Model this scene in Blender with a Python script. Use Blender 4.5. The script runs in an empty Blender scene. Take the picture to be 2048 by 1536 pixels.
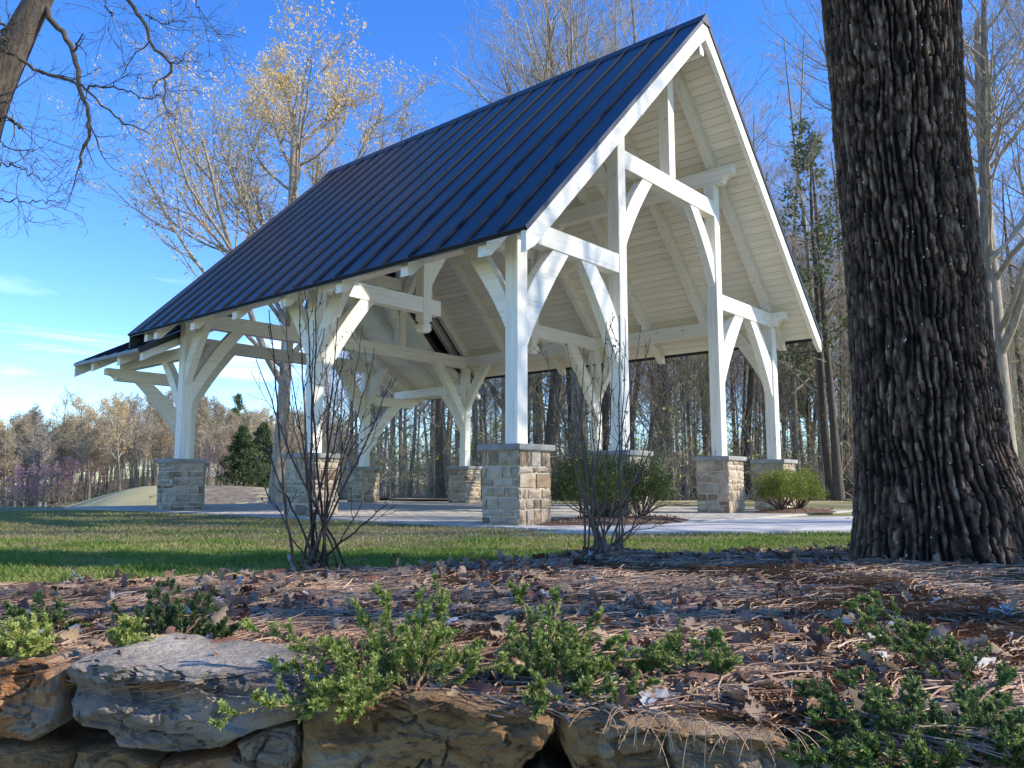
import bpy, math, random
import numpy as np
from mathutils import Vector, Matrix
rng = np.random.default_rng(7)
random.seed(7)
S = bpy.context.scene
COL = S.collection

# ------------------------------------------------------------------ camera
CAM = np.array([-7.8426, -6.7024, 0.4925]); HEAD = math.pi/4-0.0727; PITCH = 0.1253; FPX = 1601.75
FWD = np.array([math.cos(HEAD), math.sin(HEAD), 0.]); RGT = np.array([math.sin(HEAD), -math.cos(HEAD), 0.]); UPV = np.array([0, 0, 1.])
cd = bpy.data.cameras.new('camera'); cam = bpy.data.objects.new('camera', cd); COL.objects.link(cam)
cd.sensor_width = 36; cd.lens = 36*FPX/2048; cd.clip_end = 3000; cd.clip_start = 0.05
F3 = FWD*math.cos(PITCH)+UPV*math.sin(PITCH); U3 = -FWD*math.sin(PITCH)+UPV*math.cos(PITCH)
cam.matrix_world = Matrix(((RGT[0], U3[0], -F3[0], CAM[0]), (RGT[1], U3[1], -F3[1], CAM[1]), (RGT[2], U3[2], -F3[2], CAM[2]), (0, 0, 0, 1)))
S.camera = cam
# ------------------------------------------------------------------ sky, sun, exposure
SUN = Vector((.67, -1.0, .77)).normalized()
elev = math.asin(SUN.z); az = math.atan2(SUN.x, SUN.y)
w = bpy.data.worlds.new('World'); S.world = w; w.use_nodes = True
nt = w.node_tree; nt.nodes.clear()
N = nt.nodes.new; L = nt.links.new
out = N('ShaderNodeOutputWorld'); bg = N('ShaderNodeBackground'); sky = N('ShaderNodeTexSky')
sky.sky_type = 'NISHITA'; sky.sun_disc = False; sky.sun_elevation = elev; sky.sun_rotation = az
sky.air_density = 1.0; sky.dust_density = 0.0; sky.ozone_density = 2.5
hs = N('ShaderNodeHueSaturation'); hs.inputs['Hue'].default_value = .516; hs.inputs['Saturation'].default_value = 1.34; hs.inputs['Value'].default_value = 1.0
L(sky.outputs[0], hs.inputs['Color'])
# thin wisps of cloud
tc = N('ShaderNodeTexCoord'); sep = N('ShaderNodeSeparateXYZ'); L(tc.outputs['Generated'], sep.inputs[0])
dv = N('ShaderNodeVectorMath'); dv.operation = 'MULTIPLY'; L(tc.outputs['Generated'], dv.inputs[0]); dv.inputs[1].default_value = (2.2, 2.2, 16)
nz = N('ShaderNodeTexNoise'); L(dv.outputs[0], nz.inputs['Vector']); nz.inputs['Scale'].default_value = 1.3; nz.inputs['Detail'].default_value = 7; nz.inputs['Roughness'].default_value = .55; nz.inputs['Distortion'].default_value = .5
cr = N('ShaderNodeMapRange'); L(nz.outputs[0], cr.inputs[0]); cr.inputs[1].default_value = .56; cr.inputs[2].default_value = .85; cr.inputs[3].default_value = 0; cr.inputs[4].default_value = .8
hz = N('ShaderNodeMapRange'); L(sep.outputs[2], hz.inputs[0]); hz.inputs[1].default_value = .30; hz.inputs[2].default_value = .12; hz.inputs[3].default_value = 0; hz.inputs[4].default_value = 1
mm = N('ShaderNodeMath'); mm.operation = 'MULTIPLY'; L(cr.outputs[0], mm.inputs[0]); L(hz.outputs[0], mm.inputs[1])
# clear washed air: the pale band low down stays blue all round the horizon
hb = N('ShaderNodeMapRange'); L(sep.outputs[2], hb.inputs[0]); hb.inputs[1].default_value = 0; hb.inputs[2].default_value = .38; hb.inputs[3].default_value = 1; hb.inputs[4].default_value = 0
tn_ = N('ShaderNodeMix'); tn_.data_type = 'RGBA'; tn_.blend_type = 'MULTIPLY'; L(hb.outputs[0], tn_.inputs[0]); L(hs.outputs[0], tn_.inputs[6]); tn_.inputs[7].default_value = (.70, .86, 1.06, 1)
mx = N('ShaderNodeMix'); mx.data_type = 'RGBA'; L(mm.outputs[0], mx.inputs[0]); L(tn_.outputs[2], mx.inputs[6]); mx.inputs[7].default_value = (7.5, 8, 8.6, 1)
L(mx.outputs[2], bg.inputs['Color']); bg.inputs['Strength'].default_value = 0.15
L(bg.outputs[0], out.inputs['Surface'])
sl = bpy.data.lights.new('sun', 'SUN'); sl.energy = 3.4; sl.angle = math.radians(.53); sl.color = (1, .90, .76)
so = bpy.data.objects.new('sun', sl); COL.objects.link(so); so.rotation_euler = SUN.to_track_quat('Z', 'Y').to_euler()
vs = S.view_settings; vs.view_transform = 'Standard'; vs.look = 'None'; vs.gamma = 1; vs.exposure = 1.15; vs.use_curve_mapping = False
S.render.engine = 'CYCLES'
S.cycles.max_bounces = 6; S.cycles.diffuse_bounces = 4

# ------------------------------------------------------------------ helpers
def W(u, v, z=0.):
    return CAM*np.array([1, 1, 0])+RGT*u+FWD*v+np.array([0, 0, z])
def PX(x, y, v):
    d = F3+RGT*((x-1024)/FPX)+U3*((768-y)/FPX)
    return CAM+d*(v/(d@FWD))
def PG(x, y, z=0.):
    d = F3+RGT*((x-1024)/FPX)+U3*((768-y)/FPX)
    return CAM+d*((z-CAM[2])/d[2])
def uv_of(P):
    q = np.asarray(P)-CAM
    return q@RGT, q@FWD
def tag(o, label=None, cat=None, group=None, kind=None):
    if label: o['label'] = label
    if cat: o['category'] = cat
    if group: o['group'] = group
    if kind: o['kind'] = kind
    return o
def empty(name, loc, label, cat, group=None, rz=0):
    o = bpy.data.objects.new(name, None); COL.objects.link(o); o.location = Vector(loc); o.rotation_euler = (0, 0, rz)
    o.empty_display_size = .1
    return tag(o, label, cat, group)
def link(name, me, mat, parent=None, mw=None):
    o = bpy.data.objects.new(name, me); COL.objects.link(o)
    if mat is not None and len(me.materials) == 0:
        for m in (mat if isinstance(mat, (list, tuple)) else [mat]): me.materials.append(m)
    if parent is not None: o.parent = parent
    if mw is not None: o.matrix_local = mw
    return o
def meshN(V, F, k=None, smooth=False, attr=None, midx=None):
    """V (n,3) array, F (m,k) array"""
    me = bpy.data.meshes.new('m'); V = np.asarray(V, np.float32).reshape(-1, 3); F = np.asarray(F, np.int32)
    m, k = F.shape
    me.vertices.add(len(V)); me.vertices.foreach_set('co', V.ravel())
    me.loops.add(m*k); me.loops.foreach_set('vertex_index', F.ravel())
    me.polygons.add(m); me.polygons.foreach_set('loop_start', np.arange(0, m*k, k, dtype=np.int32))
    if midx is not None: me.polygons.foreach_set('material_index', np.asarray(midx, np.int32))
    me.polygons.foreach_set('use_smooth', np.full(m, bool(smooth)))
    if attr is not None:
        A = me.attributes.new('tone', 'FLOAT', 'POINT'); A.data.foreach_set('value', np.asarray(attr, np.float32))
    me.update(calc_edges=True)
    return me
def cat_mesh(parts):
    Vs, Fs, n = [], [], 0
    for V, F in parts:
        Vs.append(np.asarray(V).reshape(-1, 3)); Fs.append(np.asarray(F)+n); n += len(Vs[-1])
    return np.concatenate(Vs), np.concatenate(Fs)
BF = np.array([(0, 3, 2, 1), (4, 5, 6, 7), (0, 1, 5, 4), (1, 2, 6, 5), (2, 3, 7, 6), (3, 0, 4, 7)])
def boxV(x0, x1, y0, y1, z0, z1):
    return np.array([(x0, y0, z0), (x1, y0, z0), (x1, y1, z0), (x0, y1, z0), (x0, y0, z1), (x1, y0, z1), (x1, y1, z1), (x0, y1, z1)], float)
def bevel_mod(o, wd=.006, seg=1):
    m = o.modifiers.new('bevel', 'BEVEL'); m.width = wd; m.segments = seg; m.limit_method = 'ANGLE'
def noise3(P, scale, seed=0, octaves=4):
    """cheap value-noise fbm on points"""
    P = np.asarray(P, float); out_ = np.zeros(len(P)); amp = 1.; tot = 0.
    def h(i, j, k, s):
        n = (i*374761393+j*668265263+k*2147483647+s*974634777) & 0x7fffffff
        n = ((n ^ (n >> 13))*1274126177) & 0x7fffffff
        n = ((n ^ (n >> 16))*1911520717) & 0x7fffffff
        return (n & 0xffff)/65535.
    q = P*scale
    for o_ in range(octaves):
        f = np.floor(q).astype(np.int64); t = q-f; t = t*t*(3-2*t); r = 0
        for dx in (0, 1):
            for dy in (0, 1):
                for dz in (0, 1):
                    wgt = (t[:, 0] if dx else 1-t[:, 0])*(t[:, 1] if dy else 1-t[:, 1])*(t[:, 2] if dz else 1-t[:, 2])
                    r = r+wgt*h(f[:, 0]+dx, f[:, 1]+dy, f[:, 2]+dz, seed+o_)
        out_ += amp*(r*2-1); tot += amp; amp *= .5; q = q*2.03+17.3
    return out_/tot

# ------------------------------------------------------------------ materials
def mat(name, stops, scale=4., rough=.7, coord='Object', stretch=(1, 1, 1), detail=6, bump=.0, bscale=None, metallic=0., spec=.5, objvar=0., tone=None, bdist=.01, trans=0., coat=0.):
    m = bpy.data.materials.new(name); m.use_nodes = True; t = m.node_tree; t.nodes.clear(); n = t.nodes.new; l = t.links.new
    o = n('ShaderNodeOutputMaterial'); b = n('ShaderNodeBsdfPrincipled')
    b.inputs['Roughness'].default_value = rough; b.inputs['Metallic'].default_value = metallic; b.inputs['Specular IOR Level'].default_value = spec
    b.inputs['Coat Weight'].default_value = coat
    tc = n('ShaderNodeTexCoord'); mp = n('ShaderNodeMapping'); mp.inputs['Scale'].default_value = stretch
    if coord == 'World':
        g = n('ShaderNodeNewGeometry'); l(g.outputs['Position'], mp.inputs['Vector'])
    else: l(tc.outputs[coord], mp.inputs['Vector'])
    vec = mp.outputs[0]
    if objvar or coord == 'Object':
        oi = n('ShaderNodeObjectInfo'); mu = n('ShaderNodeMath'); mu.operation = 'MULTIPLY'; mu.inputs[1].default_value = 37.; l(oi.outputs['Random'], mu.inputs[0])
        ad = n('ShaderNodeVectorMath'); ad.operation = 'ADD'; l(vec, ad.inputs[0]); l(mu.outputs[0], ad.inputs[1]); vec = ad.outputs[0]
    nz = n('ShaderNodeTexNoise'); nz.inputs['Scale'].default_value = scale; nz.inputs['Detail'].default_value = detail; nz.inputs['Roughness'].default_value = .6
    l(vec, nz.inputs['Vector'])
    rp = n('ShaderNodeValToRGB'); e = rp.color_ramp.elements
    e[0].position, e[0].color = stops[0][0], (*stops[0][1], 1); e[1].position, e[1].color = stops[-1][0], (*stops[-1][1], 1)
    for p, c in stops[1:-1]:
        q = e.new(p); q.color = (*c, 1)
    fac = nz.outputs[0]
    if tone is not None:
        at = n('ShaderNodeAttribute'); at.attribute_name = 'tone'
        ma = n('ShaderNodeMath'); ma.operation = 'MULTIPLY_ADD'; l(nz.outputs[0], ma.inputs[0]); ma.inputs[1].default_value = tone; l(at.outputs['Fac'], ma.inputs[2])
        mb = n('ShaderNodeMath'); mb.operation = 'SUBTRACT'; l(ma.outputs[0], mb.inputs[0]); mb.inputs[1].default_value = tone*.5; fac = mb.outputs[0]
    l(fac, rp.inputs[0]); colr = rp.outputs[0]
    if objvar:
        h = n('ShaderNodeHueSaturation'); mr = n('ShaderNodeMapRange'); l(oi.outputs['Random'], mr.inputs[0]); mr.inputs[3].default_value = 1-objvar; mr.inputs[4].default_value = 1+objvar
        l(mr.outputs[0], h.inputs['Value']); l(colr, h.inputs['Color']); colr = h.outputs[0]
    l(colr, b.inputs['Base Color'])
    if bump:
        n2 = n('ShaderNodeTexNoise'); n2.inputs['Scale'].default_value = bscale or scale*4; n2.inputs['Detail'].default_value = 8; n2.inputs['Roughness'].default_value = .65; l(vec, n2.inputs['Vector'])
        bp = n('ShaderNodeBump'); bp.inputs['Strength'].default_value = bump; bp.inputs['Distance'].default_value = bdist; l(n2.outputs[0], bp.inputs['Height']); l(bp.outputs[0], b.inputs['Normal'])
    surf = b.outputs[0]
    if trans:
        tr = n('ShaderNodeBsdfTranslucent'); l(colr, tr.inputs['Color']); ms = n('ShaderNodeMixShader'); ms.inputs[0].default_value = trans
        l(b.outputs[0], ms.inputs[1]); l(tr.outputs[0], ms.inputs[2]); surf = ms.outputs[0]
    l(surf, o.inputs['Surface'])
    m['nodes_ready'] = 1
    return m
def add_knots(m, amount=.5):
    """faint brown knots and streaks bleeding through the stain"""
    t = m.node_tree; n = t.nodes.new; l = t.links.new
    b = [x for x in t.nodes if x.type == 'BSDF_PRINCIPLED'][0]; src = b.inputs['Base Color'].links[0].from_socket
    mp = [x for x in t.nodes if x.type == 'MAPPING'][0]
    tc = n('ShaderNodeTexCoord'); m2 = n('ShaderNodeMapping'); m2.inputs['Scale'].default_value = (1.6, 3.5, 3.5)
    oi = n('ShaderNodeObjectInfo'); mu = n('ShaderNodeMath'); mu.operation = 'MULTIPLY'; mu.inputs[1].default_value = 53.; l(oi.outputs['Random'], mu.inputs[0])
    l(tc.outputs['Object'], m2.inputs[0]); ad = n('ShaderNodeVectorMath'); l(m2.outputs[0], ad.inputs[0]); l(mu.outputs[0], ad.inputs[1])
    v = n('ShaderNodeTexVoronoi'); v.inputs['Scale'].default_value = 1.3; l(ad.outputs[0], v.inputs['Vector'])
    r = n('ShaderNodeMapRange'); l(v.outputs['Distance'], r.inputs[0]); r.inputs[1].default_value = .05; r.inputs[2].default_value = .11; r.inputs[3].default_value = amount; r.inputs[4].default_value = 0
    x = n('ShaderNodeMix'); x.data_type = 'RGBA'; l(r.outputs[0], x.inputs[0]); l(src, x.inputs[6]); x.inputs[7].default_value = (.36, .27, .17, 1)
    l(x.outputs[2], b.inputs['Base Color'])
M = {}
M['wood'] = mat('white_stained_timber', [(.28, (.60, .57, .48)), (.45, (.73, .70, .61)), (.6, (.78, .76, .68)), (.75, (.82, .80, .74))], scale=5, stretch=(.22, 5, 5), rough=.6, bump=.4, bscale=14, bdist=.005, objvar=.04)
add_knots(M['wood'], .6)
M['plank'] = mat('white_stained_plank', [(.3, (.74, .69, .57)), (.7, (.84, .80, .70))], scale=3, coord='World', stretch=(4, .35, 4), rough=.6, bump=.2, bscale=14, bdist=.003, objvar=.05)
M['metal'] = mat('navy_standing_seam_metal', [(.3, (.005, .012, .021)), (.7, (.008, .017, .028))], scale=1.2, rough=.27, bump=.07, bscale=.8, bdist=.02, spec=.20, objvar=.12, coord='World')
M['rib'] = mat('navy_seam_metal', [(.3, (.006, .011, .022)), (.7, (.009, .015, .03))], scale=2, rough=.7, spec=.08)
M['trim'] = mat('black_metal_trim', [(.3, (.010, .012, .018)), (.7, (.016, .018, .026))], scale=2, rough=.4)
M['darkboard'] = mat('dark_metal_soffit', [(.3, (.035, .034, .033)), (.7, (.05, .048, .046))], scale=2, rough=.55)
M['mortar'] = mat('pale_mortar', [(.3, (.46, .405, .31)), (.7, (.60, .53, .42))], scale=9, rough=.95, bump=.6, bscale=50, bdist=.01)
M['stone_a'] = mat('limestone_grey', [(.25, (.21, .155, .10)), (.5, (.39, .305, .205)), (.75, (.54, .45, .32))], scale=7, rough=.9, bump=.8, bscale=24, bdist=.02, objvar=.2)
M['stone_b'] = mat('limestone_buff', [(.25, (.28, .22, .15)), (.5, (.41, .34, .245)), (.75, (.52, .45, .35))], scale=6, rough=.9, bump=.8, bscale=24, bdist=.02, objvar=.2)
M['stone_c'] = mat('limestone_rust', [(.3, (.17, .115, .07)), (.6, (.30, .215, .13)), (.8, (.38, .30, .2))], scale=8, rough=.9, bump=.8, bscale=24, bdist=.02, objvar=.2)
M['cap'] = mat('bluestone_cap', [(.3, (.20, .20, .185)), (.7, (.33, .325, .30))], scale=5, rough=.85, bump=.5, bscale=30, bdist=.01, objvar=.08)
M['paver'] = mat('grey_brick_paver', [(.3, (.36, .34, .295)), (.7, (.52, .49, .43))], scale=3, rough=.9, bump=.3, bscale=60, bdist=.004, objvar=.18, coord='World')
M['sand'] = mat('joint_sand', [(.3, (.36, .33, .27)), (.7, (.46, .43, .36))], scale=8, rough=1)
M['concrete'] = mat('pale_concrete', [(.3, (.46, .44, .40)), (.7, (.58, .56, .52))], scale=2.5, rough=.9, bump=.2, bscale=80, bdist=.003, coord='World')

def beam(name, p0, p1, wd, ht, parent, m='wood', up=(0, 0, 1), bev=.006, shape=None):
    """timber with its own long axis along local X; wd = width, ht = depth"""
    p0 = Vector(p0); p1 = Vector(p1); x = (p1-p0); Ln = x.length; x.normalize(); up = Vector(up); y = up.cross(x)
    if y.length < 1e-4: y = Vector((0, 1, 0)).cross(x)
    y.normalize(); z = x.cross(y)
    if shape is None:
        me = meshN(boxV(-Ln/2, Ln/2, -wd/2, wd/2, -ht/2, ht/2), BF)
    else:
        me = prism([(a-Ln/2 if a >= 0 else a, b_) for a, b_ in shape], wd)
    c = (p0+p1)/2
    mw = Matrix(((x.x, y.x, z.x, c.x), (x.y, y.y, z.y, c.y), (x.z, y.z, z.z, c.z), (0, 0, 0, 1)))
    o = link(name, me, M[m], parent, mw)
    if bev: bevel_mod(o, bev)
    return o
def ngon_mesh(V, faces):
    me = bpy.data.meshes.new('m'); me.from_pydata([tuple(map(float, v)) for v in V], [], [tuple(map(int, f)) for f in faces]); me.update(); return me
def prism(poly, wd):
    """polygon in local x,z extruded +-wd/2 along y"""
    n = len(poly); V = [(x, -wd/2, z) for x, z in poly]+[(x, wd/2, z) for x, z in poly]
    F = [tuple(range(n)), tuple(range(2*n-1, n-1, -1))]+[(i, i+n, (i+1) % n+n, (i+1) % n) for i in range(n)]
    me = ngon_mesh(V, F)
    import bmesh
    bm = bmesh.new(); bm.from_mesh(me); bmesh.ops.recalc_face_normals(bm, faces=bm.faces); bm.to_mesh(me); bm.free()
    return me

# ================================================================== TERRAIN
def sm(x, a, b):
    t = np.clip((x-a)/(b-a), 0, 1); return t*t*(3-2*t)
def H(u, v):
    u = np.asarray(u, float); v = np.asarray(v, float)
    r = u/np.maximum(v, 1)                      # bearing
    left = 1-sm(r, -.36, -.22)
    z = -.035+0*u
    z = z-left*3.6*sm(v, 17, 75)
    z = z+(-.25)*sm(v, 30, 60)*(1-left)
    z = z+4.0*sm(v, 66, 88)*(sm(r, -.60, -.44)*(1-sm(r, -.24, -.14)))*left - 0*z
    z = z+2.2*sm(v, 150, 200)*left
    z = z-.55*sm(-v, -1.6, -1.2)               # drop in front of the wall
    return z
vs_ = np.concatenate([np.arange(-6, 8, .35), np.arange(8, 30, 1.), np.arange(30, 120, 3.), np.arange(120, 400, 20.), np.array([500, 700, 1000, 1600.])])
us_ = np.concatenate([-np.array([1600, 1000, 700, 500, 350, 250, 180, 140.]), np.arange(-120, -30, 3.), np.arange(-30, 30, 1.), np.arange(30, 120, 6.), np.array([140, 200, 350, 600, 1000, 1600.])])
UU, VV = np.meshgrid(us_, vs_); ZZ = H(UU, VV)
# the soil behind the wall stays level, in front it drops
wall_v = lambda u: np.interp(u, [-3, -1.37, -.185, .38, .62, 1.2, 3], [2.35, 2.14, 1.83, 1.66, 1.55, 1.45, 1.3])
front = VV < wall_v(UU)+.42
ZZ = np.where(front, -.62, np.maximum(ZZ, -9)+np.where((VV < 8), .0, 0)); ZZ = np.where((~front) & (VV < 4), -.06, ZZ)
def grid_mesh(UU, VV, ZZ, smooth=True, attr=None, mask=None):
    r, c = UU.shape; P = CAM*np.array([1, 1, 0])+UU[..., None]*RGT+VV[..., None]*FWD; P[..., 2] = ZZ
    idx = np.arange(r*c).reshape(r, c)
    F = np.stack([idx[:-1, :-1], idx[:-1, 1:], idx[1:, 1:], idx[1:, :-1]], -1).reshape(-1, 4)
    if mask is not None:
        mk = mask[:-1, :-1].ravel(); F = F[mk]
    return meshN(P.reshape(-1, 3), F, smooth=smooth, attr=attr)
M['lawn'] = mat('lawn_turf', [(.30, (.085, .11, .026)), (.46, (.17, .17, .06)), (.58, (.30, .26, .13)), (.75, (.40, .35, .2))], scale=.55, rough=.95, coord='World', stretch=(1, 1, 1), detail=12, bump=.8, bscale=9, bdist=.04)
M['floor'] = mat('forest_leaf_litter', [(.3, (.10, .075, .045)), (.5, (.19, .15, .095)), (.7, (.30, .25, .17))], scale=1.6, rough=1, coord='World', detail=12, bump=1., bscale=7, bdist=.08)
M['soil'] = mat('dark_mulch_soil', [(.3, (.022, .012, .007)), (.5, (.055, .032, .018)), (.7, (.11, .07, .042))], scale=14, rough=1, coord='World', detail=10, bump=1., bscale=60, bdist=.03)
g = link('ground', grid_mesh(UU, VV, ZZ), M['lawn']); tag(g, 'grass lawn around the pavilion', kind='structure')
# forest floor sheet
fv = np.arange(23, 110, 1.5); fu = np.arange(-40, 75, 1.5); FU, FV = np.meshgrid(fu, fv)
edge = 27.5+1.5*np.sin(FU*.35)+.8*np.sin(FU*.9+1)+np.clip(-(FU+6), 0, 40)*1.9
fm = (FV > edge)
fl = link('forest_floor', grid_mesh(FU, FV, H(FU, FV)+.02+.12*noise3(np.stack([FU.ravel(), FV.ravel(), FU.ravel()*0], -1), .3).reshape(FU.shape).clip(0), mask=fm), M['floor']); tag(fl, kind='structure')
# straw-coloured rise beyond the lawn
mv = np.arange(40, 128, 2.); mu = np.arange(-85, 2, 2.); MU, MV = np.meshgrid(mu, mv); mr_ = MU/MV
M['meadow'] = mat('straw_meadow', [(.3, (.26, .23, .09)), (.5, (.38, .33, .15)), (.7, (.48, .42, .23))], scale=.12, rough=1, coord='World', detail=12, bump=.6, bscale=4, bdist=.05)
md = link('meadow', grid_mesh(MU, MV, H(MU, MV)+.03, mask=(mr_ < -.12)), M['meadow']); tag(md, kind='structure')
# pond
M['water'] = mat('pond_water', [(.3, (.06, .055, .035)), (.7, (.09, .08, .05))], scale=.3, rough=.12, coord='World', bump=.15, bscale=1.5, bdist=.02)
pv = np.linspace(55, 170, 3); pu = np.linspace(-140, -14, 3); PU, PV = np.meshgrid(pu, pv)
pw = link('pond', grid_mesh(PU, PV, PU*0-2.75), M['water']); tag(pw, kind='structure')

# mulch bed (raised surface with small relief)
def bed_edge(u):  # far edge of the bed
    return np.interp(u, [-6, -2.6, -1.6, -.5, .4, 1.5, 3.0, 6], [3.7, 4.05, 4.35, 5.0, 5.55, 5.9, 6.3, 6.8])
def bed_h(u, v):
    d = bed_edge(u)-v
    b = .045*sm(d, -.05, .5)+.012*noise3(np.stack([u*1., v*1., 0*u], -1).reshape(-1, 3), 3., 3).reshape(u.shape)
    mound = .02*np.exp(-((u-2.45)**2+(v-4.7)**2)/.75)       # needles heaped round the big trunk
    mound = mound+.05*np.exp(-((u+1.23)**2+(v-4.95)**2)/.08)+.05*np.exp(-((u-.6)**2+(v-5.2)**2)/.1)
    return -.035+b+mound
bu = np.arange(-3.6, 5.2, .04); bs = np.linspace(0, 1, 110)
BU = np.tile(bu, (len(bs), 1)); v0 = wall_v(bu)+.06+.24*(1-sm(bu, -.62, -.45)); v1 = bed_edge(bu)+.12+.1*np.sin(bu*7)+.05*np.sin(bu*17)
BV = v0+(v1-v0)*bs[:, None]
BH = bed_h(BU, BV)
bed = link('mulch_bed', grid_mesh(BU, BV, BH), M['soil']); tag(bed, kind='structure')

# ================================================================== PAVING
BW = 8.118; RB = 4.059; A2 = 8.8115; A3 = A2/2; A4 = 11.386; B6 = 2.429; B7 = BW-B6; B4 = 6.679; B10 = BW-B4
def sheet(name, pts, z, m, th=.08):
    n = len(pts); V = [(x, y, z) for x, y in pts]+[(x, y, z-th) for x, y in pts]
    F = [tuple(range(n)), tuple(range(2*n-1, n-1, -1))]+[(i, i+n, (i+1) % n+n, (i+1) % n) for i in range(n)]
    me = ngon_mesh(V, F); import bmesh
    bm = bmesh.new(); bm.from_mesh(me); bmesh.ops.recalc_face_normals(bm, faces=bm.faces); bm.to_mesh(me); bm.free()
    return link(name, me, M[m])
PX0, PX1, PY0, PY1 = -.62, 8.75, -1.35, 12.9
pat = sheet('patio', [(PX0, PY0), (PX1, PY0), (PX1, PY1), (PX0, PY1)], -.012, 'sand'); tag(pat, 'brick paved floor under the pavilion', kind='structure')
cells = []
bwid, blen, gap = .165, .25, .008
y = PY0; k = 0
while y+bwid <= PY1+1e-6:
    x = PX0-(blen/2 if k % 2 else 0)
    while x < PX1-.03:
        xa, xb = max(x, PX0), min(x+blen, PX1)
        if xb-xa > .05: cells.append((xa+gap/2, xb-gap/2, y+gap/2, y+bwid-gap/2))
        x += blen
    y += bwid; k += 1
cells = np.array(cells); cc = np.stack([(cells[:, 0]+cells[:, 1])/2, (cells[:, 2]+cells[:, 3])/2], -1)
dist = np.hypot(cc[:, 0]-CAM[0], cc[:, 1]-CAM[1]); uc = (cc-CAM[:2])@RGT[:2]; vc = (cc-CAM[:2])@FWD[:2]; dist = np.where(np.abs(uc/vc) < .62, dist, 99)
order = np.argsort(dist)
def paver_box(c, z):
    x0, x1, y0, y1 = c; i = .004
    return np.array([(x0, y0, z-.04), (x1, y0, z-.04), (x1, y1, z-.04), (x0, y1, z-.04), (x0+i, y0+i, z), (x1-i, y0+i, z), (x1-i, y1-i, z), (x0+i, y1-i, z)])
for i in order[:290]:
    c = cells[i]; cx, cy = (c[0]+c[1])/2, (c[2]+c[3])/2
    o = link('paver', meshN(paver_box(c-np.array([cx, cx, cy, cy]), 0), BF), M['paver'], pat, Matrix.Translation((cx, cy, random.uniform(-.002, .002))))
parts = [(paver_box(cells[i], rng.uniform(-.002, .002)), BF) for i in order[290:]]
V, F = cat_mesh(parts)
o = link('paver', meshN(V, F), M['paver'], pat); tag(o, kind='stuff')
# concrete walk leading off to the right
near = [(-1.0, -1.42), (-.80, -1.75), (-.35, -2.1), (.46, -2.92), (1.36, -3.67), (3.5, -5.6), (6.5, -8.5)]
far = [(10.5, -6.2), (7.0, -3.6), (5.6, -2.55), (4.6, -1.95), (3.4, -1.6), (1.5, -1.43), (-.7, -1.40)]
walk = sheet('concrete_walkway', near+far, .002, 'concrete', .1); tag(walk, kind='structure')
# mulch strips beside the piers
def blob(cx, cy, rx, ry, n=40, jit=.08, rot=0):
    r = []
    for i in range(n):
        t = 2*math.pi*i/n; k = 1+jit*math.sin(3*t+cx)+jit*.6*math.sin(7*t+cy)
        x, y = rx*k*math.cos(t), ry*k*math.sin(t); r.append((cx+x*math.cos(rot)-y*math.sin(rot), cy+x*math.sin(rot)+y*math.cos(rot)))
    return r
for cx, cy, rx, ry in ((1.45, -.62, 1.45, .72), (6.9, -.9, 1.15, .62)):
    V = []; F = []; ring = blob(0, 0, rx, ry)
    V.append((0, 0, .05)); n = len(ring)
    for s, z in ((.5, .055), (.85, .035), (1., .004)):
        V += [(x*s, y*s, z+random.uniform(-.008, .008)*(s < 1)) for x, y in ring]
    F = [(0, 1+i, 1+(i+1) % n) for i in range(n)]
    for k in range(2): F += [(1+k*n+i, 1+(k+1)*n+i, 1+(k+1)*n+(i+1) % n, 1+k*n+(i+1) % n) for i in range(n)]
    M.setdefault('mulch2', mat('red_brown_mulch', [(.3, (.07, .035, .02)), (.55, (.16, .09, .055)), (.75, (.30, .2, .13))], scale=22, rough=1, coord='World', detail=8, bump=1., bscale=60, bdist=.03))
    o = link('mulch_patch', ngon_mesh(V, F), M['mulch2']); o.location = (cx, cy, 0); tag(o, kind='structure')

# ================================================================== PAVILION
pav = empty('pavilion', (RB, A2/2, 0), 'white timber frame pavilion with steep navy metal roof standing on stone piers', 'pavilion')
pav_off = Matrix.Translation((-RB, -A2/2, 0))
class PV: pass
holder = pav
pav.location = (0, 0, 0)   # base origin at the front left pier, so part coordinates are building coordinates
# ---- piers
def stone_mesh(w_, h_, d_, seed):
    """rough-faced block: front face is -y; 5x3 grid bulging and chipped, box behind"""
    r = np.random.default_rng(seed); nx, nz = 5, 4
    xs = np.linspace(-w_/2, w_/2, nx); zs = np.linspace(-h_/2, h_/2, nz)
    V = []; 
    for j, z in enumerate(zs):
        for i, x in enumerate(xs):
            e = (i in (0, nx-1)) or (j in (0, nz-1))
            yy = -(.004 if e else .017)+r.normal(0, .0045)
            V.append((x+(r.normal(0, .004)), yy, z+(r.normal(0, .004))))
    nb = len(V)
    for x, z in ((-w_/2, -h_/2), (w_/2, -h_/2), (w_/2, h_/2), (-w_/2, h_/2)): V.append((x, d_, z))
    F = [(j*nx+i, j*nx+i+1, (j+1)*nx+i+1, (j+1)*nx+i) for j in range(nz-1) for i in range(nx-1)]
    bot = list(range(nx)); top = [(nz-1)*nx+i for i in range(nx)]
    F.append(tuple(bot[::-1])+(nb, nb+1)); F.append(tuple(top)+(nb+2, nb+3))
    lf = [j*nx for j in range(nz)]; rt = [j*nx+nx-1 for j in range(nz)]
    F.append(tuple(lf)+(nb+3, nb)); F.append(tuple(rt[::-1])+(nb+1, nb+2))
    return ngon_mesh(V, F)
HB = .322; HC = .355
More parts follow.
